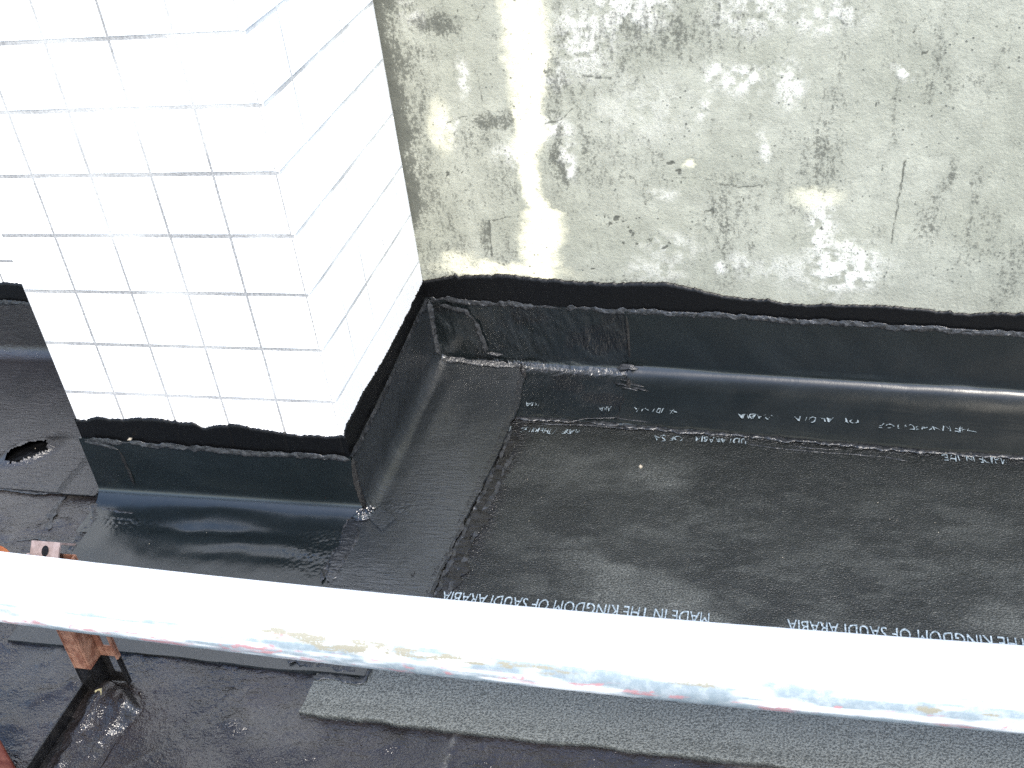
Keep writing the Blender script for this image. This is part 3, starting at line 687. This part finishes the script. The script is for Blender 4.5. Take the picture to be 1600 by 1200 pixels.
b = flat_sheet('floor_leg', -0.487, 0.124, -0.829, -D - 0.06, 0.0112, M['upstand'], 0.004, hgt=lambda x, y: front_bulge(x, y) * sstep(-0.70, -0.64, y) * sstep(-0.50, -0.44, x) * sstep(0.05, 0.0, x) - 0.0058 * sstep(0.045, -0.02, x) * sstep(-0.60, -0.70, y), masks=ff_mask, edge=ff_edge, thick=0.0112)
child(b, fstrip)

# --- left side: strip at the left face, sheet along the tiled wall
def left_place(S, O, Zz): return np.stack([-W - 0.0015 - O, S, Zz], -1)
s = np.arange(-D - 0.004, -0.02, 0.004)
S, O, ZZ, U = upstand_sheet(s, [(-0.5, 0.147), (0, 0.143)], lambda y: 0.094 + 0.004 * (fbm(y, y * 0, 30, 3, 121) - 0.5), None, 0.0095, th=0.0045, fil=0.026)
ls = sheet_obj('side_membrane_strip', S, O, ZZ + np.where((U > 1) & (U < 1.97), 0.0018 * fbm(S, O, 20, 3, 122), 0), left_place, M['leftfloor'], (0.3 * sstep(1.5, 1.9, U), 0.05 + 0 * S, 0.3 * (U > 1.9)), flip=True)
tag(ls, 'narrow coated membrane strip along the left side of the pillar', 'roofing membrane')
def lw_place(S, O, Zz): return np.stack([S, -0.0165 - O, Zz], -1)
s = spaced(-1.35, -0.51, 0.004, [-2.4, -2.0, -1.6])
S, O, ZZ, U = upstand_sheet(s, lw_mem, lambda x: 0.457 + 0.006 * (fbm(x, x * 0, 14, 3, 123) - 0.5), None, 0.0055, th=0.0045, fil=0.028, step=0.005)
XX, YY = S, -0.0165 - O
ca, sa = math.cos(0.62), math.sin(0.62)
hx, hy = (XX + 0.744) * ca + (YY + 0.364) * sa, -(XX + 0.744) * sa + (YY + 0.364) * ca
rr = np.hypot(hx / 0.066, hy / 0.034)
hump = 0.020 * np.exp(-np.clip(rr - 0.45, 0, 9) ** 2 / 0.18)
ha, hb = hx + 0.004, hy + 0.013
hole = (1 - sstep(0.55, 1.1, np.hypot(ha / 0.054, hb / 0.026) + 0.35 * (fbm(XX, YY, 90, 3, 124) - 0.5)))
hump = hump + 0.005 * (fbm(XX, YY, 80, 3, 125) - 0.5) * np.exp(-rr ** 2 / 2) * (1 - 0.8 * hole)
lsheet = sheet_obj('corner_membrane_sheet', S, O, ZZ + np.where((U > 1) & (U < 1.97), 0.003 * (fbm(S, O, 8, 3, 126) - 0.3) + hump, 0), lw_place, M['leftfloor'],
                   (0.0 * rr, 0.05 + 0.1 * np.exp(-rr ** 2), 0.3 * (U > 1.95)), keep=hole < 0.55)
lump_patch('hole_shade_patch', -0.744, -0.366, 0.085, 0.05, 0.62, 0.005, 0.004, M['primer'], lsheet, 127)  # dark patch added inside the hole to stand for its shade
tag(lsheet, 'black membrane sheet left of the pillar with a blistered torn hole', 'roofing membrane')

# ------------------------------------------------------------------ seams, beads and dabs (parts of their sheets)
def wp(x, z, o=0.012): return (x, wall_y(x) - o, z)
bead('seam_bead', [wp(x, np.interp(x, *zip(*wall_mem)) - 0.001, 0.0085) for x in np.linspace(0.005, 0.42, 20)], 0.012, 0.0055, M['bead'], wstripA, 201, up=(0, -1, 0), gaps=0.30)
bead('seam_bead', [wp(x, np.interp(x, *zip(*wall_mem)) - 0.001, 0.0105) for x in np.linspace(0.40, 2.9, 60)], 0.011, 0.0055, M['bead'], wstripB, 202, up=(0, -1, 0), gaps=0.25)
cb = bead('seam_bead', [(0.0065, y, np.interp(y, *zip(*right_mem)) - 0.002) for y in np.linspace(-D - 0.004, -0.008, 20)], 0.012, 0.0055, M['bead'], side, 203, up=(1, 0, 0), gaps=0.3)
cb.matrix_parent_inverse = side.matrix_world.inverted()
cb = bead('seam_bead', [(x, -D - 0.0065, np.interp(x, *zip(*front_mem)) - 0.001) for x in np.linspace(-W, 0.004, 20)], 0.011, 0.0055, M['bead'], fstrip, 204, up=(0, -1, 0), gaps=0.3)
cb.matrix_parent_inverse = fstrip.matrix_world.inverted()
bead('seam_bead', [(x, -0.022, np.interp(x, *zip(*lw_mem)) - 0.001) for x in np.linspace(-1.3, -0.52, 20)], 0.011, 0.004, M['bead'], lsheet, 205, up=(0, -1, 0), gaps=0.3)
# vertical corner beads
def rel(o, par): o.matrix_parent_inverse = par.matrix_world.inverted(); return o
rel(bead('corner_bead', [(0.0065, -D - 0.0065, z) for z in np.linspace(0.012, 0.134, 12)], 0.010, 0.0035, M['blackbead'], fstrip, 206, up=(0.707, -0.707, 0)), fstrip)
bead('corner_bead', [wp(0.010 + 0.002 * math.sin(z * 60), z, 0.010) for z in np.linspace(0.03, 0.16, 10)], 0.016, 0.005, M['bead'], wstripA, 207, up=(0.6, -0.8, 0), gaps=0.2)
bead('corner_bead', [wp(0.030, 0.150), wp(0.06, 0.147), wp(0.085, 0.142), wp(0.102, 0.115), wp(0.112, 0.07), wp(0.115, 0.045)], 0.010, 0.003, M['bead'], wstripA, 208, up=(0, -1, 0), gaps=0.35)
# lap joint between the two wall strips
bead('lap_bead', [wp(0.408, 0.150), wp(0.410, 0.09), wp(0.409, 0.04)], 0.006, 0.0022, M['blackbead'], wstripB, 209, up=(0, -1, 0))
bead('lap_bead', [(0.405, wall_y(0.4) - 0.03, 0.018), (0.41, wall_y(0.4) - 0.06, 0.011), (0.405, wall_y(0.4) - 0.16, 0.0105)], 0.008, 0.0022, M['blackbead'], wstripB, 210)
bead('lap_bead', [wp(0.382, 0.030, 0.016), wp(0.41, 0.035, 0.018), wp(0.425, 0.032, 0.018)], 0.010, 0.006, M['bead'], wstripB, 211, up=(0, -0.7, 0.7))
for k, (dx, dy) in enumerate([(0.0, 0.0), (0.012, -0.010), (-0.014, -0.012), (0.022, -0.022), (0.002, -0.024)]):
    x = 0.41 + dx; y = wall_y(x) - 0.034 + dy
    bead('lap_bead', [(x - 0.018, y + 0.004, 0.013), (x, y, 0.013), (x + 0.020, y - 0.006, 0.012)], 0.006, 0.003, M['bead'], wstripB, 212 + k)
# floor seams
sx_ = np.linspace(0.205, 2.6, 70)
bead('seam_bead', [(x, wall_y(x) - 0.004 - seam_len(np.array([x]))[0], 0.0085) for x in sx_ if x < 0.44], 0.015, 0.0055, M['bead'], wstripA, 220, gaps=0.25)
bead('seam_bead', [(x, wall_y(x) - 0.004 - seam_len(np.array([x]))[0], 0.0085) for x in sx_ if x > 0.40], 0.016, 0.0058, M['bead'], wstripB, 221, gaps=0.22)
bead('seam_bead', [(x, -0.192 - 0.062 * (x - 0.2) + 0.004 * math.sin(x * 21), 0.0085) for x in np.linspace(0.21, 0.44, 16)], 0.006, 0.0024, M['bead'], wstripA, 222, gaps=0.35)
bead('run_out_edge', [(0.64, -0.232, 0.007), (0.702, -0.24, 0.007), (0.74, -0.243, 0.007), (0.789, -0.246, 0.007), (0.874, -0.25, 0.007), (0.915, -0.259, 0.007)], 0.004, 0.0018, M['bead'], wstripB, 223)
bead('run_out_edge', [(0.72, -0.231, 0.007), (0.76, -0.236, 0.007), (0.81, -0.234, 0.007)], 0.004, 0.0016, M['bead'], wstripB, 224)
bead('run_out_edge', [(0.30, -0.196, 0.009), (0.345, -0.182, 0.012), (0.40, -0.176, 0.012), (0.47, -0.186, 0.011)], 0.004, 0.0018, M['bead'], wstripB, 225)
ss = [(side_len(np.array([y]))[0] + 0.002, y, 0.0125) for y in np.linspace(-0.06, -0.68, 32)]
rel(bead('seam_bead', [(x - 0.006, y, z + 0.002) for x, y, z in ss], 0.012, 0.0045, M['bead'], side, 226, gaps=0.2), side)
rel(bead('seam_bead', [(x + 0.011, y, 0.0075) for x, y, z in ss if y < -0.24], 0.034, 0.0050, M['blackbead'], side, 227, lump=1.0, gaps=0.25), side)
rel(bead('seam_bead', [(x + 0.0225, y, 0.0075) for x, y, z in ss if y < -0.30], 0.009, 0.0065, M['bead'], side, 228, lump=1.0, gaps=0.42), side)
rel(bead('seam_bead', [(x + 0.003, y, 0.009) for x, y, z in ss if y < -0.22], 0.008, 0.0062, M['bead'], side, 229, lump=0.9, gaps=0.38), side)
rel(bead('scored_line', [(0.13, -0.535, 0.0155), (0.15, -0.536, 0.0155), (0.172, -0.535, 0.0155)], 0.003, 0.0012, M['blackbead'], side, 230), side)
# inner corner and outer corner dabs
bead('corner_bead', [wp(0.02, 0.028, 0.02), wp(0.07, 0.026, 0.02), wp(0.13, 0.024, 0.02), wp(0.19, 0.022, 0.021)], 0.012, 0.004, M['bead'], wstripA, 241, up=(0, -0.7, 0.7), gaps=0.3)
bead('corner_bead', [wp(0.188, 0.026, 0.018), wp(0.197, 0.016, 0.035), wp(0.200, 0.013, 0.055)], 0.010, 0.006, M['blackbead'], wstripA, 242, up=(0, -0.7, 0.7))
bead('corner_bead', [wp(0.115, 0.043, 0.013), wp(0.135, 0.040, 0.013), wp(0.15, 0.042, 0.013)], 0.007, 0.005, M['bead'], wstripA, 243, up=(0, -0.8, 0.6))
rel(lump_patch('corner_dab', 0.012, -0.492, 0.022, 0.016, 0.4, 0.009, 0.018, M['wrinkled'], fstrip, 244), fstrip)
# the little cut patch on the outer corner
mb = MB(); mb.v = [(0.004, -0.486, 0.0235), (0.040, -0.482, 0.0215), (0.068, -0.500, 0.0205), (0.054, -0.533, 0.0200), (0.030, -0.512, 0.0205),
                   (0.004, -0.486, 0.0150), (0.040, -0.482, 0.0150), (0.068, -0.500, 0.0150), (0.054, -0.533, 0.0150), (0.030, -0.512, 0.0150)]
mb.f = [(0, 4, 3, 2, 1)] + [(i, (i + 1) % 5, 5 + (i + 1) % 5, 5 + i) for i in range(5)]
rel(mb.build('cut_patch', wrm, fstrip), fstrip)
# the long narrow lap left of the floor leg: ribbon seam running forward from the outer corner
rib = [(0.006, -0.495, 0.0165), (-0.002, -0.525, 0.0160), (0.004, -0.56, 0.0160), (0.0, -0.60, 0.0160), (0.002, -0.655, 0.0158)]
rel(bead('seam_ribbon', rib, 0.026, 0.0042, M['wrinkled'], fstrip, 245, lump=0.5), fstrip)
rel(bead('seam_bead', [(x - 0.012, y, z - 0.003) for x, y, z in rib], 0.011, 0.0085, M['bead'], fstrip, 246, lump=1.0, gaps=0.35), fstrip)
rel(bead('seam_bead', [(x + 0.013, y, z - 0.0008) for x, y, z in rib[1:]], 0.008, 0.0060, M['bead'], fstrip, 247, lump=1.0, gaps=0.4), fstrip)
rel(bead('seam_bead', [(0.128, -0.655, 0.0155), (0.137, -0.63, 0.0155), (0.14, -0.612, 0.0155)], 0.013, 0.002, M['blackbead'], side, 248, lump=0.9), side)
# left corner of the pillar
rel(bead('corner_bead', [(-0.506, -D - 0.006, 0.140), (-0.47, -D - 0.007, 0.136), (-0.436, -D - 0.007, 0.124)], 0.008, 0.003, M['bead'], fstrip, 250, up=(0, -1, 0)), fstrip)
rel(bead('corner_bead', [(-0.437, -D - 0.007, 0.126), (-0.434, -D - 0.007, 0.08), (-0.432, -D - 0.009, 0.045)], 0.006, 0.0018, M['blackbead'], fstrip, 251, up=(0, -1, 0)), fstrip)
rel(bead('seam_bead', [(-0.509, -D - 0.01, 0.012), (-0.498, -0.52, 0.010), (-0.490, -0.56, 0.009), (-0.488, -0.60, 0.008), (-0.486, -0.68, 0.008)], 0.020, 0.009, M['bead'], fstrip, 252, lump=1.0, gaps=0.3), fstrip)
rel(bead('seam_bead', [(-0.50, -0.512, 0.012), (-0.46, -0.520, 0.011), (-0.42, -0.524, 0.011)], 0.009, 0.004, M['bead'], fstrip, 253, lump=1.0, gaps=0.3), fstrip)
bead('seam_bead', [(-0.605, y, 0.0085) for y in np.linspace(-0.25, -0.48, 12)], 0.020, 0.0024, M['blackbead'], ls, 254, gaps=0.2)
bead('seam_bead', [(-0.597, -0.48, 0.005), (-0.59, -0.53, 0.004), (-0.575, -0.575, 0.004)], 0.016, 0.004, M['bead'], ls, 255, lump=1.0, gaps=0.35)
bead('seam_bead', [(x, -0.475 + 0.003 * math.sin(40 * x), 0.0035) for x in np.linspace(-1.2, -0.60, 20)], 0.008, 0.003, M['bead'], lsheet, 256, gaps=0.35)
bead('seam_bead', [(-0.625, -0.605, 0.002), (-0.58, -0.592, 0.002), (-0.54, -0.60, 0.002), (-0.50, -0.602, 0.002)], 0.014, 0.005, M['bead'], ls, 257, lump=1.0, gaps=0.4)
# turned corner where the front strip ends on the printed sheet (under the pipe)
rel(bead('end_bead', [(0.045, -0.838, 0.0085), (0.085, -0.840, 0.0085), (0.121, -0.838, 0.0085), (0.127, -0.815, 0.009), (0.128, -0.79, 0.009)], 0.013, 0.0045, M['bead'], fstrip, 258, lump=0.8), fstrip)
rel(bead('end_bead', [(-0.01, -0.812, 0.011), (0.04, -0.815, 0.011), (0.112, -0.818, 0.011)], 0.022, 0.004, M['bead'], fstrip, 259, lump=1.1, gaps=0.35), fstrip)

# ------------------------------------------------------------------ printed lettering
dg = None
def text_mesh(txt, cap, length, seed=None, melt=0.0, drop=0.0):
    cu = bpy.data.curves.new('t', 'FONT'); cu.body = txt; cu.size = 1.0; cu.resolution_u = 3; cu.offset = 0.0; cu.fill_mode = 'FRONT'
    ob = bpy.data.objects.new('t', cu); COL.objects.link(ob)
    bpy.context.view_layer.update()
    me_ = bpy.data.meshes.new_from_object(ob.evaluated_get(bpy.context.evaluated_depsgraph_get()))
    bpy.data.objects.remove(ob); bpy.data.curves.remove(cu)
    n = len(me_.vertices); co = np.zeros(n * 3, np.float32); me_.vertices.foreach_get('co', co); co = co.reshape(-1, 3)
    w = co[:, 0].max() - co[:, 0].min(); h = co[:, 1].max() - co[:, 1].min()
    co[:, 0] = (co[:, 0] - co[:, 0].min()) * length / w; co[:, 1] = (co[:, 1] - co[:, 1].min()) * cap / h
    if melt:
        co[:, 0] += melt * (fbm(co[:, 0], co[:, 1], 130, 2, seed) - 0.5) * 2; co[:, 1] += melt * (fbm(co[:, 0], co[:, 1], 150, 2, seed + 1) - 0.5) * 2
    co[:, 2] = 0
    me_.vertices.foreach_set('co', co.ravel())
    bm = bmesh.new(); bm.from_mesh(me_); bmesh.ops.triangulate(bm, faces=bm.faces)
    if drop:
        kill = []
        for f in bm.faces:
            c = f.calc_center_median()
            if fbm(np.array([c.x]), np.array([c.y]), 160, 2, seed + 5)[0] < drop: kill.append(f)
        bmesh.ops.delete(bm, geom=kill, context='FACES')
    bm.to_mesh(me_); bm.free(); me_.update()
    return me_
def lettering(txt, x_right, y_base, z, length, cap, parent, **k):
    """reads upside-down from the camera: starts at its right end"""
    me_ = text_mesh(txt, cap, length, **k)
    o = link('printed_lettering', me_, M['faint_print' if k.get('drop') else 'print'], parent, smooth=False)
    o.rotation_euler = (0, 0, math.pi); o.location = (x_right, y_base, z)
    if parent.type == 'EMPTY': o.matrix_parent_inverse = parent.matrix_world.inverted()
    return o
LET = "MADE IN THE KINGDOM OF SAUDI ARABIA"
lettering(LET, 0.610, -0.650, 0.0092, 0.415, 0.024, main, seed=330, melt=0.0011)
lettering(LET, 1.137, -0.650, 0.0092, 0.415, 0.024, main, seed=331, melt=0.0011)
lettering(LET, 1.665, -0.650, 0.0092, 0.415, 0.024, main)
for t, x1, y, ln, sd, par in [("RIA", 0.246, -0.139, 0.026, 301, wstripA), ("ARA", 0.388, -0.146, 0.024, 302, wstripA), ("SAUDI ARA", 0.511, -0.144, 0.08, 303, wstripB),
                              ("ARABIA", 0.696, -0.151, 0.072, 304, wstripB), ("OF SAUDI A", 0.835, -0.153, 0.113, 305, wstripB), ("THE KINGDOM OF", 1.030, -0.164, 0.16, 306, wstripB)]:
    lettering(t, x1, y, 0.0128, ln, 0.014, par, seed=sd, melt=0.0042, drop=0.47)
for t, x1, y, ln, sd in [("MADE IN THE KINGDOM", 0.337, -0.216, 0.13, 311), ("OF SA", 0.528, -0.222, 0.05, 312), ("UDI ARABIA", 0.642, -0.221, 0.092, 313), ("MADE IN THE", 1.071, -0.242, 0.10, 314)]:
    lettering(t, x1, y, 0.0094, ln, 0.015, main, seed=sd, melt=0.0042, drop=0.42)

# ------------------------------------------------------------------ pipe
PY, PZ, PR = -0.968, 0.283, 0.0453
_sag = np.polyfit([-0.4, -0.1, 0.25, 0.6, 0.95], [0.004, -0.008, -0.015, -0.015, -0.008], 2)
def pipe_z(x): return PZ + np.polyval(_sag, np.clip(x, -0.6, 1.3))
na = 72
px_ = spaced(-0.75, 1.35, 0.004, [-3, -2, -1.4, -1, 1.6, 2, 2.6, 3.4])
an = np.linspace(0, 2 * math.pi, na, endpoint=False)
XP, AN = np.meshgrid(px_, an, indexing='ij')            # angle 0 = towards the viewer (-y), pi/2 = up
def pipe_y(x): return PY - 0.011 * (x + 0.4) / 1.4
rad = PR + 0.00025 * (fbm(XP, AN * 0.05, 60, 3, 401) - 0.5)
deg = np.degrees((AN + math.pi) % (2 * math.pi) - math.pi)
nz = fbm(XP, deg * 0.0035, 16, 4, 402); nz2 = fbm(XP, deg * 0.004, 45, 4, 403); nz3 = fbm(XP * 0.6, deg * 0.012, 22, 3, 404)
lowb = np.exp(-((deg + 22) / 12.0) ** 2)
red = lowb * sstep(0.42, 0.62, nz) * np.interp(XP, [-0.5, -0.2, 0.05, 0.45, 0.62, 0.9, 1.1], [1.3, 1.3, 0.95, 1.05, 1.1, 0.6, 0.4])
red = np.maximum(red, sstep(0.62, 0.72, nz2) * np.exp(-((deg + 8) / 14) ** 2) * 0.9)
och = np.zeros_like(XP)
for cx, cd, rx, rd, st in [(0.17, 12, 0.03, 9, 0.8), (0.245, 14, 0.03, 7, 0.7), (0.31, 0, 0.04, 4, 0.8), (0.36, 10, 0.03, 6, 0.6), (0.44, 7, 0.04, 4, 0.7), (0.50, 2, 0.03, 3, 0.6), (0.13, 16, 0.022, 6, 0.9), (0.13, 6, 0.012, 4, 0.6), (0.19, -1, 0.018, 7, 0.7), (0.225, 2, 0.022, 9, 1), (0.265, 5, 0.01, 6, 0.8), (0.29, 9, 0.018, 6, 0.8), (0.34, 3, 0.035, 3, 0.7), (0.375, 0, 0.02, 4, 0.7), (0.41, 1, 0.02, 6, 0.8), (0.62, 2, 0.04, 6, 0.55), (0.46, -2, 0.03, 3, 0.6), (0.865, -3, 0.02, 5, 1), (0.92, -4, 0.012, 4, 0.8), (-0.02, 62, 0.03, 4, 0.55), (0.16, 57, 0.012, 6, 0.45), (0.63, 6, 0.02, 3, 0.6)]:
    d = np.hypot((XP - cx + 0.02 * (nz2 - 0.5)) / rx, (deg - cd - 15 * (cd < 40) + 9 * (nz - 0.5)) / rd)
    och = np.maximum(och, st * (1 - sstep(0.5, 1.25, d)) * (0.6 + 0.8 * nz2))
for cx, cd, rx, rd in [(0.135, 9, 0.022, 3), (0.08, -18, 0.02, 5), (0.115, -12, 0.012, 4), (0.56, -28, 0.006, 5), (0.60, -26, 0.007, 4), (0.72, -30, 0.01, 4), (0.775, -13, 0.006, 4)]:
    d = np.hypot((XP - cx) / rx, (deg - cd - 14 + 6 * (nz2 - 0.5)) / rd); red = np.maximum(red, 1.1 * (1 - sstep(0.5, 1.2, d)))
shade_grime = sstep(34, 22, deg + 46 * (nz3 - 0.5)) * sstep(-175, -150, deg) * sstep(0.30, 0.52, fbm(XP, deg * 0.006, 9, 4, 405))  # bluish underside shade painted in, broken up into dirty patches
shade_grime = np.maximum(shade_grime, 0.8 * np.exp(-((deg - 20 + 4 * (nz - 0.5)) / 0.9) ** 2) * sstep(0.42, 0.6, nz2))
V = np.stack([XP, pipe_y(XP) - rad * np.cos(AN), pipe_z(XP) + rad * np.sin(AN)], -1)
f = grid_faces(len(px_), na)
i = np.arange(len(px_) - 1); wrap = np.stack([i * na + na - 1, (i + 1) * na + na - 1, (i + 1) * na, i * na], 1)
pipe = link('roof_pipe', mesh_np('roof_pipe', V, np.concatenate([f, wrap]), (np.clip(red, 0, 1.2), np.clip(och, 0, 1), np.clip(shade_grime, 0, 1))), M['pipe'])
tag(pipe, 'long horizontal white painted pipe with worn pink and ochre patches crossing the foreground', 'pipe')

# ------------------------------------------------------------------ rear pipe support: slotted channel post
post = empty('channel_post', (-0.285, -0.895, 0.0)); bpy.context.view_layer.update()
tag(post, 'rusty orange slotted steel post with black tarred foot carrying the white pipe', 'post')
def slotted_web(x0, x1, y0, y1, z0, z1, mb):
    """plate with a column of long slots"""
    xc0, xc1 = x0 + 0.014, x1 - 0.007
    mb.box(x0, xc0, y0, y1, z0, z1); mb.box(xc1, x1, y0, y1, z0, z1)
    z = z0
    while z < z1:
        mb.box(xc0 + 0.0, xc1, y0 + 0.0003, y1 - 0.0003, z, min(z + 0.022, z1 - 0.0003)); z += 0.062
    return mb
ZB = 0.058
def post_section(mb, z0, z1):
    mb.box(-0.296, -0.2922, -0.912, -0.880, z0, z1)                     # left flange
    mb.box(-0.292, -0.2714, -0.912, -0.908, z0, z1)                     # front lip
    slotted_web(-0.271, -0.235, -0.8836, -0.880, z0, z1, mb)            # slotted web
    mb.box(-0.2712, -0.2672, -0.912, -0.8838, z0, z1)                   # return
    mb.box(-0.239, -0.235, -0.889, -0.8838, z0 + 0.0002, z1 - 0.0002)   # right flange
    return mb
rel(post_section(MB(), ZB, 0.262).build('upright', M['rust'], post, bevel=0.0008), post)
rel(post_section(MB(), 0.002, ZB - 0.0004).build('tarred_foot', M['blackbead'], post, bevel=0.0008), post)
# inverted angle cap behind the pipe
mb = MB()
x0, x1 = -0.292, -0.247
prof = [(-0.912, 0.262), (-0.886, 0.288), (-0.860, 0.262), (-0.8643, 0.262), (-0.886, 0.2837), (-0.9077, 0.262)]
b0 = 0
mb.v = [(x, y, z) for x in (x0, x1) for y, z in prof]
mb.f = [(0, 1, 7, 6), (1, 2, 8, 7), (2, 3, 9, 8), (3, 4, 10, 9), (4, 5, 11, 10), (5, 0, 6, 11), (0, 5, 4, 1), (1, 4, 3, 2), (6, 7, 10, 11), (7, 8, 9, 10)]
rel(mb.build('angle_cap', M['brownsteel'], post), post)
mb = MB(); c = Vector((-0.268, -0.8955, 0.2792)); nrm = Vector((0, -0.707, 0.707)); uu = Vector((1, 0, 0)); vv = Vector((0, 0.707, 0.707))
n = 16
for k in range(n):
    a = 2 * math.pi * k / n; q = c + uu * (0.0055 * math.cos(a)) + vv * (0.0075 * math.sin(a)); mb.v.append(tuple(q + nrm * 0.0006))
mb.f = [tuple(range(n))]
rel(mb.build('bolt_hole', M['primer'], post), post)
# U-strap holding the pipe to the post
rel(MB().ring((-0.267, pipe_y(-0.267), pipe_z(-0.267)), (0, 1, 0), (0, 0, 1), PR + 0.0005, PR + 0.004, 0.004, -0.5, 0.45, 16).build('strap', M['brownsteel'], post), post)

# base angle lying forward from the post foot, tarred over
foot = empty('base_angle', (-0.288, -0.98, 0.0)); bpy.context.view_layer.update()
tag(foot, 'tarred black angle iron on the roof running forward from the foot of the orange post', 'angle iron')
mb = MB(); mb.box(-0.2955, -0.2915, -1.30, -0.893, 0.0, 0.026)
rel(mb.build('upright_leg', M['blackbead'], foot, bevel=0.0006), foot)
mb = MB(); mb.box(-0.2913, -0.262, -1.30, -0.893, 0.0, 0.005)
rel(mb.build('flat_leg', M['blackbead'], foot, bevel=0.0006), foot)
yy = np.arange(-1.29, -0.895, 0.0035); xx = np.arange(-0.2913, -0.17, 0.0035)
X, Y = np.meshgrid(xx, yy, indexing='ij')
right_ed = np.interp(Y, [-1.3, -1.1, -1.0, -0.955, -0.93, -0.905, -0.895], [-0.20, -0.205, -0.215, -0.195, -0.195, -0.215, -0.24]) + 0.012 * (fbm(Y, Y * 0, 40, 3, 411) - 0.5) * 2
prf = sstep(0, 1, (right_ed - X) / 0.02) * (0.35 + 0.65 * sstep(-0.2913, -0.268, X))
hgt = prf * (0.006 + 0.012 * np.exp(-((Y + 0.925) / 0.035) ** 2) + 0.004 * np.exp(-((X + 0.262) / 0.008) ** 2) + 0.011 * (fbm(X, Y, 45, 4, 412) - 0.35))
keep = (X < right_ed + 0.008)
f = grid_faces(len(xx), len(yy)); f = f[keep.ravel()[f].all(1)]
o = link('tar_bedding', mesh_np('tar_bedding', np.stack([X, Y, np.maximum(hgt, -0.001) + 0.0008], -1), f, (0 * X, 0.12 * fbm(X, Y, 60, 3, 413), 0.35 + 0 * X)), M['deck'], foot); rel(o, foot)
mb = MB(); mb.v = [(-0.268, -0.921, 0.024), (-0.258, -0.917, 0.026), (-0.254, -0.927, 0.023), (-0.265, -0.931, 0.019), (-0.262, -0.924, 0.010)]; mb.f = [(0, 3, 2, 1), (0, 1, 4), (1, 2, 4), (2, 3, 4), (3, 0, 4)]
chip = mb.build('mortar_chip', simple('ochre_mortar', (0.22, 0.19, 0.10), 0.7, col2=(0.10, 0.09, 0.05), nf=150)); tag(chip, 'small pale mortar chip stuck in tar at the foot of the orange post', 'chip')

# ------------------------------------------------------------------ front support at the left edge of the picture
fpost = empty('front_post', (-0.36, -1.045, 0.0)); bpy.context.view_layer.update()
tag(fpost, 'red oxide steel post at the lower left edge in front of the white pipe', 'post')
mb = MB(); mb.box(-0.372, -0.326, -1.054, -1.0505, 0.0, 0.27); mb.box(-0.372, -0.368, -1.0502, -1.018, 0.0, 0.27)
rel(mb.build('upright', M['rustred'], fpost, bevel=0.0008), fpost)
clamp = empty('pipe_clamp', (-0.37, PY, PZ)); bpy.context.view_layer.update()
tag(clamp, 'orange clamp band around the white pipe at the left edge of the picture', 'pipe clamp')
rel(MB().ring((-0.318, pipe_y(-0.32), pipe_z(-0.318)), (0, -1, 0), (0, 0, 1), PR + 0.0004, PR + 0.007, 0.030, n=48, axis_w=(1, 0, 0)).build('band', M['orange'], clamp, bevel=0.0006), clamp)
mb = MB(); mb.box(-0.331, -0.305, pipe_y(-0.32) - PR - 0.024, pipe_y(-0.36) - PR - 0.0075, PZ - 0.030, PZ - 0.024); mb.box(-0.331, -0.305, pipe_y(-0.32) - PR - 0.024, pipe_y(-0.36) - PR - 0.0075, PZ - 0.020, PZ - 0.014)
rel(mb.build('lug', M['orange'], clamp, bevel=0.0006), clamp)

# ------------------------------------------------------------------ loose grit
def pebble(cx, cy, cz, r, verts, faces):
    b = len(verts); ph = random.random() * 6
    for k, (dx, dy, dz) in enumerate([(1, 0, 0), (-1, 0, 0), (0, 1, 0), (0, -1, 0), (0, 0, 1), (0, 0, -0.5)]):
        q = r * random.uniform(0.6, 1.2); c, s_ = math.cos(ph), math.sin(ph)
        verts.append((cx + q * (dx * c - dy * s_), cy + q * (dx * s_ + dy * c), cz + q * dz * 0.7))
    for t in ((0, 2, 4), (2, 1, 4), (1, 3, 4), (3, 0, 4), (2, 0, 5), (1, 2, 5), (3, 1, 5), (0, 3, 5)): faces.append([b + i for i in t])
pv, pf = [], []
for k in range(70):
    x, y = random.uniform(-0.95, 1.3), random.uniform(-1.15, -0.30)
    if -W - 0.06 < x < 0.05 and y > -D - 0.05: continue
    z = 0.003 if (x < 0.05 and y < -0.83) or y < -0.91 else (0.0075 if x > 0.2 else 0.014)
    pebble(x, y, z, random.uniform(0.0006, 0.0012), pv, pf)
me = bpy.data.meshes.new('grit'); me.from_pydata(pv, [], pf)
tag(link('grit', me, M['grit'], smooth=False), 'fine pale grit scattered over the black roof', 'grit', kind='stuff')
pv, pf = [], []
pebble(0.464, -0.314, 0.0085, 0.007, pv, pf)
me = bpy.data.meshes.new('pebble'); me.from_pydata(pv, [], pf)
tag(link('pebble', me, M['grit']), 'single tan pebble on the dusty sheet below the wall seam', 'pebble')
pv, pf = [], []
pebble(-0.405, -D - 0.0075, 0.152, 0.005, pv, pf)
me = bpy.data.meshes.new('mortar_crumb'); me.from_pydata(pv, [], pf)
tag(link('mortar_crumb', me, M['grit']), 'pale mortar crumb on the black band at the front of the pillar', 'chip')
